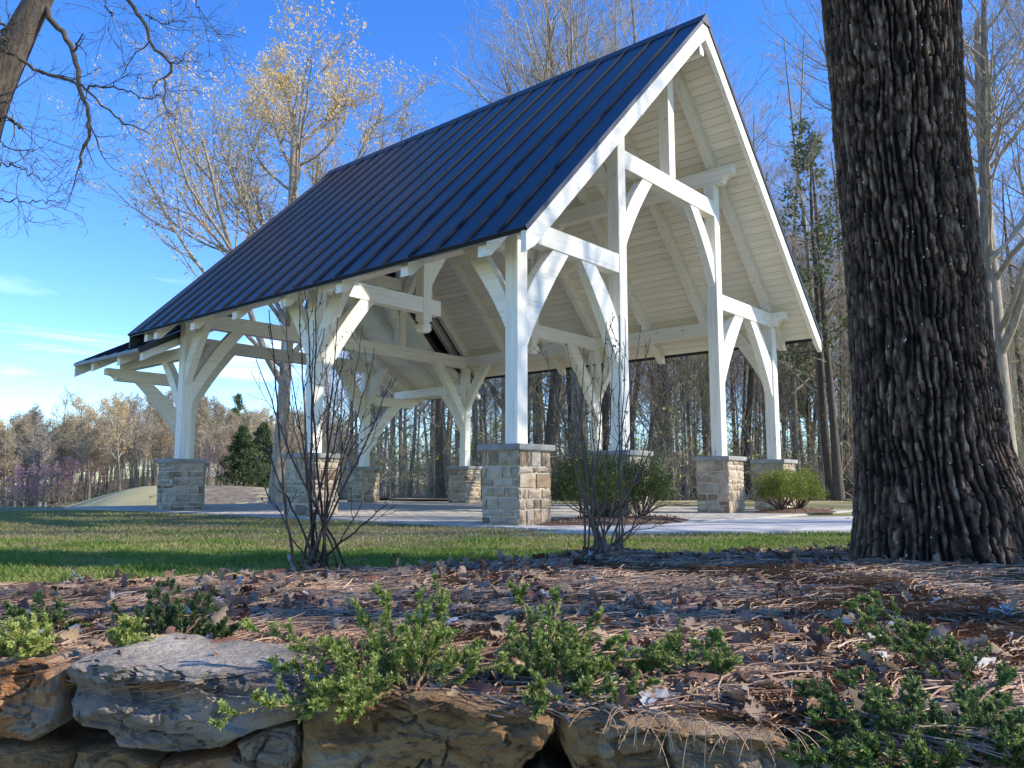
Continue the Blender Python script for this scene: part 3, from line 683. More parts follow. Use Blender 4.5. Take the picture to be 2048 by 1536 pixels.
# ================================================================== GENERIC TREES
def tubes(P, R, k=4):
    """P (B,n,3) polylines, R (B,n) radii -> verts, quads"""
    B, n, _ = P.shape; T_ = np.gradient(P, axis=1); T_ /= np.linalg.norm(T_, axis=2, keepdims=True)+1e-9
    ref = np.where(np.abs(T_[:, :1, 2:3]) > .8, np.array([1., 0, 0]), np.array([0, 0, 1.])); ref = np.broadcast_to(ref, P.shape)
    A = np.cross(T_, ref); A /= np.linalg.norm(A, axis=2, keepdims=True)+1e-9; Bv = np.cross(T_, A)
    an = np.arange(k)*2*math.pi/k
    V = P[:, :, None]+R[:, :, None, None]*(np.cos(an)[:, None]*A[:, :, None]+np.sin(an)[:, None]*Bv[:, :, None])
    idx = np.arange(B*n*k).reshape(B, n, k); nx = np.roll(idx, -1, 2)
    F = np.stack([idx[:, :-1], nx[:, :-1], nx[:, 1:], idx[:, 1:]], -1).reshape(-1, 4)
    return V.reshape(-1, 3), F
def ribbons(P, R):
    T_ = unit(np.gradient(P, axis=1)); A = unit(np.cross(T_, np.array([0, 0, 1.]))); Bv = np.cross(T_, A); D = unit(A+Bv*.8)*R[..., None]
    V = np.stack([P-D, P+D], 2); B, n, _ = P.shape; idx = np.arange(B*n*2).reshape(B, n, 2)
    return V.reshape(-1, 3), np.stack([idx[:, :-1, 0], idx[:, :-1, 1], idx[:, 1:, 1], idx[:, 1:, 0]], -1).reshape(-1, 4)
def unit(v): return v/(np.linalg.norm(v, axis=-1, keepdims=True)+1e-9)
def sprout(r, P, R, per, t0, t1, ang, lenf, n, crook=.12, trop=.15, radf=.5, lens=None, minr=.002, tpow=1.):
    """children of polylines P (B,m,3)"""
    B, m, _ = P.shape; C = B*per
    pi = np.repeat(np.arange(B), per); t = t0+(t1-t0)*((np.tile(np.arange(per), B)+r.random(C))/per)**tpow
    f = t*(m-1); i0 = np.clip(f.astype(int), 0, m-2); fr = (f-i0)[:, None]
    base = P[pi, i0]*(1-fr)+P[pi, i0+1]*fr; tan = unit(P[pi, i0+1]-P[pi, i0]); rb = R[pi, i0]*(1-fr[:, 0])+R[pi, i0+1]*fr[:, 0]
    plen = np.linalg.norm(np.diff(P, axis=1), axis=2).sum(1)[pi]
    rv = unit(np.cross(tan, unit(r.normal(size=(C, 3))))); a = np.radians(ang[0]+(ang[1]-ang[0])*r.random(C))[:, None]
    d = unit(tan*np.cos(a)+rv*np.sin(a))
    Ln = (lenf(t) if callable(lenf) else lenf)*plen*r.uniform(.65, 1.15, C) if lens is None else lens(t)*r.uniform(.7, 1.15, C)
    Q = np.zeros((C, n, 3)); Q[:, 0] = base; step = (Ln/(n-1))[:, None]
    for k in range(1, n):
        Q[:, k] = Q[:, k-1]+d*step; d = unit(d+r.normal(size=(C, 3))*crook+np.array([0, 0, trop]))
    r0 = np.minimum(rb*radf*r.uniform(.7, 1.15, C), rb*.85); RR_ = r0[:, None]*np.linspace(1, .35, n)[None]; RR_ = np.maximum(RR_, minr)
    return Q, RR_
def trunk_line(r, h, r0, n=14, lean=.03, crook=.02, top=.25):
    P = np.zeros((1, n, 3)); d = unit(np.array([r.normal()*lean, r.normal()*lean, 1.])); 
    for k in range(1, n):
        P[0, k] = P[0, k-1]+d*h/(n-1); d = unit(d+np.append(r.normal(size=2)*crook, .0)+np.array([0, 0, .05]))
    t = np.linspace(0, 1, n); R = r0*(1-(1-top)*t)*(1+.35*np.exp(-t*18)); return P, R[None]
def leaves(r, P, per, size, spread=.02, t0=.2, elong=2.2):
    """small quads scattered along polylines"""
    B, m, _ = P.shape; C = B*per; pi = np.repeat(np.arange(B), per); t = t0+(1-t0)*r.random(C); f = t*(m-1); i0 = np.clip(f.astype(int), 0, m-2); fr = (f-i0)[:, None]
    c = P[pi, i0]*(1-fr)+P[pi, i0+1]*fr+r.normal(size=(C, 3))*spread
    a = unit(r.normal(size=(C, 3))+np.array([0, 0, .3])); b = unit(np.cross(a, unit(r.normal(size=(C, 3)))))
    s = (size*r.uniform(.6, 1.3, C))[:, None]
    V = np.stack([c, c+a*s*.5*elong*.5+b*s*.5, c+a*s*elong*.5*2*.5*1.6, c+a*s*.5*elong*.5-b*s*.5], 1)
    F = np.arange(C*4).reshape(C, 4); return V.reshape(-1, 3), F
BARK = dict(
 bark=mat('grey_brown_bark', [(.3, (.10, .082, .064)), (.55, (.22, .185, .142)), (.75, (.38, .335, .265))], scale=3, rough=.95, stretch=(6, 6, 1), bump=.6, bscale=12, bdist=.03),
 pale=mat('pale_grey_bark', [(.3, (.14, .12, .095)), (.55, (.26, .23, .185)), (.75, (.40, .365, .30))], scale=3, rough=.95, stretch=(5, 5, 1.5), bump=.5, bscale=12, bdist=.02),
 dark=mat('dark_bark', [(.3, (.04, .031, .023)), (.55, (.11, .088, .066)), (.8, (.24, .20, .15))], scale=4, rough=.95, stretch=(6, 6, 1), bump=.6, bscale=14, bdist=.03),
 twig=mat('grey_twig', [(.3, (.25, .21, .16)), (.7, (.50, .44, .35))], scale=2, rough=.9, objvar=.2),
 rtwig=mat('warm_twig', [(.3, (.24, .185, .13)), (.7, (.46, .38, .28))], scale=2, rough=.9, objvar=.2))
LEAF = dict(
 gold=mat('golden_buds', [(.3, (.72, .46, .12)), (.5, (.78, .60, .28)), (.7, (.80, .70, .48))], scale=.6, rough=.8, trans=.5),
 lime=mat('young_lime_leaves', [(.3, (.34, .37, .08)), (.7, (.54, .52, .18))], scale=.5, rough=.8, trans=.4, objvar=.15),
 haze=mat('pale_opening_buds', [(.3, (.32, .27, .15)), (.7, (.46, .40, .26))], scale=.5, rough=.8, trans=.35, objvar=.15),
 pink=mat('pink_blossom', [(.3, (.56, .28, .40)), (.7, (.70, .44, .52))], scale=.6, rough=.8, trans=.3),
 ever=mat('evergreen_needles', [(.3, (.03, .055, .018)), (.5, (.07, .11, .035)), (.75, (.15, .19, .06))], scale=.9, rough=.8, trans=.2, objvar=.1),
 pine=mat('pine_needles', [(.3, (.06, .09, .03)), (.7, (.16, .20, .07))], scale=.8, rough=.8, trans=.25, objvar=.1),
 boxdark=mat('shaded_boxwood_leaves', [(.25, (.035, .06, .012)), (.5, (.09, .13, .024)), (.75, (.22, .25, .045))], scale=6, rough=.5, trans=.3),  # boxwood leaves again, with shade put into a darker green
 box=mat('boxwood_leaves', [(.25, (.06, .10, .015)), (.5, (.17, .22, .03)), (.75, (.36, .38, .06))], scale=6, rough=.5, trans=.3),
 cope=mat('copper_dead_leaves', [(.3, (.26, .15, .07)), (.7, (.42, .27, .15))], scale=.5, rough=.8, trans=.35))
def tree_proto(seed, h=15, r0=.16, l1=26, t0=.3, ang=(35, 60), l1len=None, n2=9, n3=5, n4=0, leaf=None, lper=3, lsize=.05, bark='bark', twig='twig', crook=.10, trop=.12, top=.15, tp=1., lspread=.05, lean=.03, tcrook=.02, k1=5, minr=.0035, n2len=.45):
    r = np.random.default_rng(seed); P0, R0_ = trunk_line(r, h, r0, top=top, lean=lean, crook=tcrook)
    l1len = l1len or (lambda t: h*.34*(1.15-t)**.8)
    P1, R1 = sprout(r, P0, R0_, l1, t0, .99, ang, None, 8, crook, trop, .45, lens=l1len, minr=.008, tpow=tp)
    P2, R2 = sprout(r, P1, R1, n2, .18, .98, (28, 55), n2len, 6, crook*1.3, trop*.8, .55, minr=.005)
    P3, R3 = sprout(r, P2, R2, n3, .15, 1., (25, 55), .5, 5, crook*1.5, trop*.6, .6, minr=minr)
    tr_ = tubes(P0, R0_, 9); parts = [tubes(P1, R1, k1), tubes(P2, R2, 3), tubes(P3, R3, 3)]; tips = P3
    if n4:
        P4, R4 = sprout(r, P3, R3, n4, .2, 1., (25, 55), .55, 4, crook*1.5, trop*.5, .7, minr=minr); parts.append(tubes(P4, R4, 3)); tips = P4
    V, F = cat_mesh(parts)
    res = dict(trunk=meshN(*tr_, smooth=True), crown=meshN(V, F, smooth=True), mats=(BARK[bark], BARK[twig]))
    if leaf: res['leaf'] = meshN(*leaves(r, tips, lper, lsize, lspread)); res['lm'] = LEAF[leaf]
    res['trunk'].materials.append(BARK[bark]); res['crown'].materials.append(BARK[twig])
    if leaf: res['leaf'].materials.append(LEAF[leaf])
    return res
def plant(pr, loc, label, cat='tree', name='bare_tree', group=None, s=1., sz=None, rz=None, tilt=0.):
    o = empty(name, loc, label, cat, group); o.rotation_euler = (random.uniform(-tilt, tilt), random.uniform(-tilt, tilt), random.uniform(0, 6.28) if rz is None else rz)
    o.scale = (s, s, sz or s)
    link('trunk', pr['trunk'], None, o); link('crown', pr['crown'], None, o)
    if 'leaf' in pr: q = link('foliage', pr['leaf'], None, o); q['kind'] = 'stuff'
    return o
def gz(u, v): return float(H(np.array([u]), np.array([v]))[0])
PR = {}
PR['a'] = tree_proto(11, h=17, r0=.15, l1=26, t0=.32, ang=(30, 50), n2=8, n3=5, n4=2, trop=.16, twig='twig')
PR['b'] = tree_proto(12, h=15, r0=.12, l1=24, t0=.25, ang=(35, 65), n2=8, n3=5, n4=2, trop=.08, leaf='haze', lper=1, lsize=.035, twig='rtwig')
PR['c'] = tree_proto(13, h=19, r0=.21, l1=24, t0=.42, ang=(35, 60), n2=9, n3=5, n4=2, trop=.1, bark='dark', crook=.16)
PR['d'] = tree_proto(14, h=9, r0=.055, l1=24, t0=.15, ang=(40, 75), n2=7, n3=5, leaf='lime', lper=2, lsize=.045, lean=.08, trop=.05, twig='rtwig', lspread=.06, l1len=lambda t: 2.6*(1.2-t))
PR['e'] = tree_proto(15, h=18, r0=.13, l1=34, t0=.22, ang=(50, 80), n2=8, n3=5, n4=2, bark='pale', trop=.10, l1len=lambda t: 3.2*(1.15-t))
PR['f'] = tree_proto(16, h=6, r0=.035, l1=16, t0=.1, ang=(35, 80), n2=7, n3=5, trop=.02, crook=.2, lean=.15, twig='twig', l1len=lambda t: 2.1*(1.1-t), k1=4)
PR['g'] = tree_proto(17, h=13, r0=.10, l1=26, t0=.2, ang=(35, 60), n2=8, n3=5, n4=1, bark='pale', trop=.12, leaf='cope', lper=1, lsize=.05, twig='rtwig')
WOODS = 'bare trees filling the woods behind the pavilion'
woods_label = {'a': 'slim grey leafless tree', 'b': 'tree hazed with opening buds', 'c': 'dark-barked leafless tree', 'd': 'young lime-leaved tree', 'e': 'straight pale-barked tree', 'f': 'thin tangled sapling', 'g': 'tree with coppery dead leaves'}
def where(x, v):
    b = [(700, 'left of the rear left pier'), (915, 'between the two rear piers'), (1000, 'left of the front corner post'), (1180, 'right of the front corner post'), (1250, 'behind the inner left front post'), (1400, 'between the inner front posts'), (1470, 'behind the inner right front post'), (1540, 'between the two right-hand posts'), (1690, 'between the pavilion and the thick trunk'), (1960, 'behind the thick trunk'), (9999, 'right of the thick trunk')]
    return [t for m, t in b if x < m][0]+(', near edge' if v < 36 else ', deeper in' if v < 52 else ', far back')
placed = []
def free(u, v, d):
    return all((u-a)**2+(v-b)**2 > d*d for a, b in placed)
R_ = random.Random(5)
cnt = 0; tries = 0
while cnt < 250 and tries < 12000:
    tries += 1
    v = 28+44*R_.random()**1.35; x = R_.uniform(620, 2260); u = (x-1024)/FPX*v
    if x < 800 and v < 34+(800-x)*.1: continue
    if not free(u, v, .9+.012*v): continue
    kinds = 'aacdeffcab' if v < 42 else 'aacabeecg'
    k = R_.choice(kinds); s = R_.uniform(.62, .98) if v < 42 else R_.uniform(.75, 1.1)
    if x < 1000: s *= .85
    if x > 1430 and v < 50: s *= .82
    plant(PR[k], tuple(W(u, v, gz(u, v)-.05)), woods_label[k]+', '+where(x, v), name={'a': 'bare_tree', 'b': 'budding_tree', 'c': 'bare_tree', 'd': 'young_tree', 'e': 'birch_tree', 'f': 'sapling', 'g': 'small_tree'}[k], group=WOODS, s=s, sz=s*R_.uniform(.9, 1.1), tilt=.05, rz=R_.uniform(0, 6.28))
    placed.append((u, v)); cnt += 1
# thick undergrowth along the wood's edge: a mass nobody could count
def brush(r, us, vs, hmax, per=7, name='undergrowth', m='twig'):
    B = len(us); base = np.array([W(u, v, gz(u, v)) for u, v in zip(us, vs)]); n = 4
    P = np.zeros((B*per, n, 3)); P[:, 0] = np.repeat(base, per, 0)+r.normal(size=(B*per, 3))*np.array([.25, .25, 0]); d = unit(r.normal(size=(B*per, 3))*np.array([.55, .55, .2])+np.array([0, 0, 1]))
    Ln = hmax*r.uniform(.35, 1., B*per)
    for k in range(1, n): P[:, k] = P[:, k-1]+d*(Ln/(n-1))[:, None]; d = unit(d+r.normal(size=(B*per, 3))*.2)
    R = np.linspace(.013, .004, n)[None]*r.uniform(.6, 1.3, (B*per, 1))
    P2, R2 = sprout(r, P, R, 5, .2, 1., (30, 70), .4, 3, .25, .05, .6, minr=.0045)
    V, F = cat_mesh([tubes(P, R, 3), tubes(P2, R2, 3)]); o = link(name, meshN(V, F, smooth=True), BARK[m]); return o, P2
r = np.random.default_rng(31)
n_ = 980; v_ = r.uniform(28, 75, n_); u_ = (r.uniform(640, 2230, n_)-1024)/FPX*v_
o, P2 = brush(r, u_, v_, 4.8, per=6); tag(o, 'tangle of bare brush under the woodland trees', 'undergrowth', kind='stuff')
lf_ = meshN(*leaves(r, P2[::2], 2, .09, .12)); o2 = link('brush_leaves', lf_, LEAF['lime']); tag(o2, 'sparse new green leaves on the woodland brush', 'undergrowth', kind='stuff')

# tall trees whose tops show over the roof, and the birches right of it
for x, v, k, s, lab in [(1150, 33, 'c', 1.42, 'tallest branching bare tree rising over the roof left of the ridge peak'), (1235, 36, 'e', 1.42, 'pale straight tree rising over the roof just left of its peak'), (1045, 37, 'a', 1.2, 'wide budding tree showing over the middle of the roof ridge'), (1340, 34, 'a', 1.5, 'bare tree whose top shows behind the roof peak'),
                        (880, 40, 'b', 1.22, 'budding tree top over the roof slope, right of the golden tree'), (785, 41, 'a', 1.10, 'slender bare tree top over the roof slope, nearest the golden tree'), (700, 43, 'g', 1.25, 'small coppery tree beside the golden tree'),
                        (1592, 30, 'e', 1.02, 'left one of two straight pale trees beside the right roof edge'), (1640, 29, 'e', .98, 'right one of two straight pale trees beside the right roof edge'), (1545, 35, 'a', 1.05, 'thin bare tree close against the right roof edge'),
                        (1985, 19, 'a', 1.0, 'fine-twigged bare tree right of the thick trunk'), (2110, 22, 'b', 1.05, 'budding tree at the far right behind the thick trunk'), (1700, 34, 'b', 1.0, 'budding tree just left of the thick trunk')]:
    u = (x-1024)/FPX*v; plant(PR[k], tuple(W(u, v, gz(u, v)-.05)), lab, s=s, name='tall_tree', tilt=.03, rz=R_.uniform(0, 6.28)); placed.append((u, v))

# golden budding tree behind the pavilion
r = np.random.default_rng(77); v = 30.; u = (560-1024)/FPX*v
P0, R0_ = trunk_line(r, 15.2, .29, n=14, lean=.0, crook=.015, top=.3); P0[..., 0] *= .6
P1, R1 = sprout(r, P0, R0_, 22, .29, .98, (34, 64), None, 9, .09, .15, .55, lens=lambda t: 10.8*(1.12-t)**.7, minr=.015)
P2, R2 = sprout(r, P1, R1, 9, .38, 1., (25, 50), .42, 6, .13, .14, .6, minr=.008)
P3, R3 = sprout(r, P2, R2, 6, .15, 1., (25, 50), .5, 5, .16, .14, .65, minr=.005)
P4, R4 = sprout(r, P3, R3, 3, .2, 1., (20, 50), .5, 4, .2, .12, .7, minr=.004)
BARK['gold'] = mat('cream_bark', [(.3, (.20, .165, .12)), (.7, (.42, .36, .28))], scale=3, rough=.9, stretch=(4, 4, 1))  # even cream-brown bark of the golden tree and its bare copies
V, F = cat_mesh([tubes(P1, R1, 6), tubes(P2, R2, 4), tubes(P3, R3, 3), tubes(P4, R4, 3)])
t_ = empty('golden_tree', tuple(W(u, v, gz(u, v))), 'large spreading tree with golden buds behind the left half of the roof', 'tree')
link('trunk', meshN(*tubes(P0, R0_, 10), smooth=True), BARK['gold'], t_); link('crown', meshN(V, F, smooth=True), BARK['gold'], t_)
sel = P4[(P4[:, -1, 2] > 5+r.random(len(P4))*6)]
link('foliage', meshN(*leaves(r, sel, 6, .062, .10, elong=2.4)), LEAF['gold'], t_)['kind'] = 'stuff'

GB = {k: [c for c in t_.children if c.name.startswith(k)][0].data for k in ('trunk', 'crown')}
for x, v, s_, rz, lab in ((1160, 32, 1.18, 2.2, 'tallest spreading bare tree rising over the roof left of its peak'), (1320, 44, 1.05, 4.0, 'spreading bare tree rising over the roof right behind its peak'), (1010, 42, 1.0, 5.1, 'spreading bare tree showing over the middle of the roof ridge'), (2010, 20, .85, 1.0, 'spreading bare tree right of the thick trunk')):
    u = (x-1024)/FPX*v; plant(GB, tuple(W(u, v, gz(u, v)-.05)), lab, s=s_, name='tall_tree', rz=rz)
# ---- evergreens
def conifer(seed, h, rad, m='ever', loose=.35, dens=70, t0=.02, lsize=.16, trunk_r=.1, droop=-.02, per=16):
    r = np.random.default_rng(seed); P0, R0_ = trunk_line(r, h, trunk_r, crook=.01, top=.1)
    P1, R1 = sprout(r, P0, R0_, dens, t0, .99, (60, 88), None, 6, .08, droop, .3, lens=lambda t: rad*(1.05-t)**.8*(1+0*t), minr=.008)
    P2, R2 = sprout(r, P1, R1, 8, .25, 1., (30, 60), .4, 4, .12, droop, .5, minr=.005)
    V, F = cat_mesh([tubes(P1, R1, 3), tubes(P2, R2, 3)])
    res = dict(trunk=meshN(*tubes(P0, R0_, 8), smooth=True), crown=meshN(V, F), leaf=meshN(*leaves(r, P2, per, lsize, loose*.25, elong=2.4)))
    res['trunk'].materials.append(BARK['dark']); res['crown'].materials.append(BARK['dark']); res['leaf'].materials.append(LEAF[m]); return res
C1 = conifer(41, 7.2, 3.0, dens=110, lsize=.12, per=22, loose=.5); C2 = conifer(42, 17, 4.2, m='pine', dens=34, t0=.30, lsize=.11, trunk_r=.2, loose=.7, per=12); C3 = conifer(43, 12, 2.6, m='pine', dens=36, t0=.4, lsize=.12, trunk_r=.14, loose=.7, per=14)
def at_px(x, v): u = (x-1024)/FPX*v; return tuple(W(u, v, gz(u, v)-.05))
plant(C1, at_px(492, 91), 'dense dark green cedar on the rise behind the pavilion', name='cedar_tree', s=.92)
plant(C1, at_px(522, 96), 'mid green cedar just right of the darkest cedar', name='cedar_tree', s=.8, sz=1.05)
plant(C3, at_px(478, 120), 'thin-crowned pine left of the dark cedar', name='pine_tree', s=1.15)
plant(C3, at_px(410, 120), 'pale tall pine on the far shore beside the left post', name='pine_tree', s=1.1)
plant(C1, at_px(562, 96), 'rounded yellow-green bush tree right of the cedars', name='round_tree', s=.9, sz=.7)
plant(C2, at_px(1672, 27), 'tall pine with wispy green boughs between roof edge and thick trunk', name='pine_tree', s=.78)
plant(C3, at_px(1615, 36), 'thin dark pine low behind the right roof edge', name='pine_tree', s=.75)
plant(C3, at_px(1840, 40), 'pine behind the thick trunk', name='pine_tree', s=1.)

# ---- far shore woods across the pond
kinds = 'aabbbegabg'
FPR = {}
for k, a in dict(a=dict(h=17, bark='bark', twig='twig'), b=dict(h=15, leaf='haze', twig='rtwig'), c=dict(h=19, bark='dark', twig='twig', t0=.4), e=dict(h=18, bark='pale', leaf='haze', twig='rtwig'), g=dict(h=13, leaf='gold', twig='rtwig'), d=dict(h=9, leaf='lime', twig='rtwig', t0=.1)).items():
    FPR[k] = tree_proto(60+ord(k), r0=.2, l1=26, n2=8, n3=5, n4=0, minr=.018, lper=2, lsize=.12, lspread=.2, ang=(30, 60), trop=.13, crook=.13, **a)
fl_ = 0
far_lab = {'a': 'grey leafless tree on the far side of the pond', 'b': 'budding tree on the far side of the pond', 'c': 'dark leafless tree on the far side of the pond', 'e': 'pale trunked tree on the far side of the pond', 'g': 'coppery tree on the far side of the pond', 'd': 'lime green young tree on the far side of the pond'}
for i in range(230):
    x = R_.uniform(-80, 690); v = R_.uniform(128, 178) if x < 380 else R_.uniform(98, 150)
    k = R_.choice(kinds); hpx = R_.uniform(100, 180)*(1.0 if x < 430 else .85); hh = {'a': 17, 'b': 15, 'c': 19, 'd': 9, 'e': 18, 'g': 13}[k]
    s = hpx/FPX*v/hh; u = (x-1024)/FPX*v
    plant(FPR[k], tuple(W(u, v, gz(u, v)-.1)), far_lab[k]+(', left of the left post' if x < 345 else ', right of the left post' if x < 600 else ', behind the middle left post'), name='far_tree', group='trees on the far side of the pond', s=s*1.2, sz=s, rz=R_.uniform(0, 6.28))
u, v = (245-1024)/FPX*125, 125; plant(FPR['g'], tuple(W(u, v, gz(u, v))), 'tallest golden-topped tree across the pond at left', name='golden_tree', s=1.12, rz=1.)
u, v = (120-1024)/FPX*140, 140; plant(FPR['c'], tuple(W(u, v, gz(u, v))), 'dark forked bare tree standing above the others across the pond', name='far_tree', s=1.05, rz=2.)
u, v = (65-1024)/FPX*140, 140; plant(FPR['b'], tuple(W(u, v, gz(u, v))), 'tall thin greenish tree near the left edge across the pond', name='far_tree', s=1.15, rz=2.)
for x, v, lab in ((110, 132, 'larger pink redbud across the pond'), (60, 130, 'small pink redbud at far left across the pond'), (165, 134, 'faint pink redbud right of the larger one'), (440, 100, 'pink redbud behind the left stone pier'), (690, 60, 'pinkish redbud far behind the rear piers')):
    PR.setdefault('red', tree_proto(19, h=5, r0=.09, l1=16, t0=.2, ang=(45, 75), n2=8, n3=5, leaf='pink', lper=3, lsize=.11, lspread=.1, trop=.03, l1len=lambda t: 3.4*(1.1-t*.6)))
    plant(PR['red'], at_px(x, v), lab, name='redbud_tree', s=1.15 if v > 100 else .8)
r = np.random.default_rng(33)
n_ = 520; x_ = r.uniform(-90, 690, n_); v_ = np.where(x_ < 380, r.uniform(126, 160, n_), r.uniform(96, 130, n_)); u_ = (x_-1024)/FPX*v_
o, P2 = brush(r, u_, v_, 7, per=5, name='far_brush', m='rtwig'); tag(o, 'brush along the far shore of the pond', 'undergrowth', kind='stuff')
o.scale = (1, 1, 1)
o = link('far_leaves', meshN(*leaves(r, P2, 2, .12, .3)), LEAF['haze']); tag(o, 'budding leaves along the far shore', 'undergrowth', kind='stuff')

# ---- overhanging limbs at upper left: a leaning tree standing left of the picture
def limb(pts, v, r0, r1, n=26):
    Q = np.array([PX(x, y, vv) for x, y, vv in [(p[0], p[1], (p[2] if len(p) > 2 else v)) for p in pts]]); t = np.linspace(0, 1, len(Q)); ti = np.linspace(0, 1, n)
    P = np.stack([np.interp(ti, t, Q[:, i]) for i in range(3)], -1); P[1:-1] = (P[:-2]+2*P[1:-1]+P[2:])/4
    P[1:-1] += np.random.default_rng(int(abs(pts[0][0]*7+pts[1][1]))).normal(size=(n-2, 3))*.012
    return P[None], (r0+(r1-r0)*ti)[None]
lt = empty('leaning_tree', tuple(W(-6.6, 8.2, -.1)), 'leaning tree whose trunk and bare drooping limbs fill the upper left corner', 'tree'); ll = np.array(lt.location)
base = W(-6.6, 8.2, -.2)
main_px = [(-20, 200, 8.), (18, 118, 8.), (45, 60, 8.), (75, 5, 8.), (110, -70, 8.), (170, -190, 8.)]
Q = [base, W(-6.3, 8.15, 1.5), W(-5.75, 8.05, 3.2)]+[PX(*p) for p in main_px]; Q = np.array(Q); ti = np.linspace(0, 1, 40); t = np.linspace(0, 1, len(Q))
P = np.stack([np.interp(ti, t, Q[:, i]) for i in range(3)], -1)
for _ in range(3): P[1:-1] = (P[:-2]+2*P[1:-1]+P[2:])/4
link('trunk', meshN(*[a if i else a-ll for i, a in enumerate(tubes(P[None], np.linspace(.21, .10, 40)[None], 14))], smooth=True), BARK['dark'], lt)
limbs = [([(88, 5), (112, 50), (136, 82), (152, 118), (156, 160), (176, 215), (178, 245), (174, 285), (163, 305), (160, 335)], 8, .034, .012),
         ([(5, 95), (12, 105), (48, 120), (85, 150), (140, 158), (170, 175), (215, 222), (245, 245), (300, 268)], 7.8, .022, .006),
         ([(232, -30), (262, 12), (292, 48), (300, 88), (335, 122), (344, 146), (326, 152), (334, 178), (328, 215), (350, 240)], 7.6, .022, .005),
         ([(168, 178), (200, 172), (250, 180), (300, 200), (320, 190)], 8, .012, .004), ([(-10, 20), (5, 50), (8, 90), (20, 110)], 7.7, .016, .012),
         ([(-20, 240), (10, 232), (25, 240), (46, 258)], 7, .018, .008), ([(340, 128), (365, 120), (330, 112)], 7.6, .006, .003), ([(290, 30), (330, 48), (370, 42)], 7.5, .008, .004),
         ([(-30, 330), (20, 328), (60, 345), (110, 372)], 7, .010, .003), ([(-30, 270), (25, 300), (70, 300)], 7.2, .008, .003), ([(-30, 400), (50, 402), (125, 405)], 7, .008, .003),
         ([(200, -20), (215, 20), (228, 30)], 7.6, .008, .004), ([(380, -40), (395, 10), (420, 50)], 7.9, .008, .003)]
r = np.random.default_rng(8); allp = []
for pts, v, ra, rb in limbs:
    P, R = limb(pts, v, ra, rb); allp.append(tubes(P, R, 7))
    P2, R2 = sprout(r, P, R, 7, .25, 1., (30, 70), .0, 7, .24, -.01, .55, lens=lambda t: .55+0*t, minr=.0025)
    P3, R3 = sprout(r, P2, R2, 4, .15, 1., (25, 65), .45, 6, .22, .03, .7, minr=.0018); P4, R4 = sprout(r, P3, R3, 2, .2, 1., (30, 60), .5, 4, .2, .03, .7, minr=.0015)
    allp += [tubes(P2, R2, 4), tubes(P3, R3, 3), tubes(P4, R4, 3)]
V, F = cat_mesh(allp); link('crown', meshN(V-ll, F, smooth=True), BARK['dark'], lt)

# ---- trees standing to the right of and behind the camera: they shade the bed and the trunk
shade_sp = [(8.6, 4.15, .62, 'narrow holly standing right of the thick trunk')]
C4 = conifer(44, 8.5, 2.4, dens=60, t0=.05, lsize=.15, trunk_r=.14, loose=.5, per=5)
for u, v, s, lab in shade_sp: plant(C4, tuple(W(u, v, -.05)), lab, name='holly_tree', s=s, sz=s*2.0)
for u, v, s in ((9.5, -2.2, .8), (13, -1.5, 1.05), (17, 2, 1.1), (16, 7.5, 1.), (14, 10, 1.), (21, 9, 1.1)): plant(PR['c'], tuple(W(u, v, -.05)), 'bare tree standing outside the picture to the right', name='bare_tree', group='bare trees outside the picture', s=s*.9)

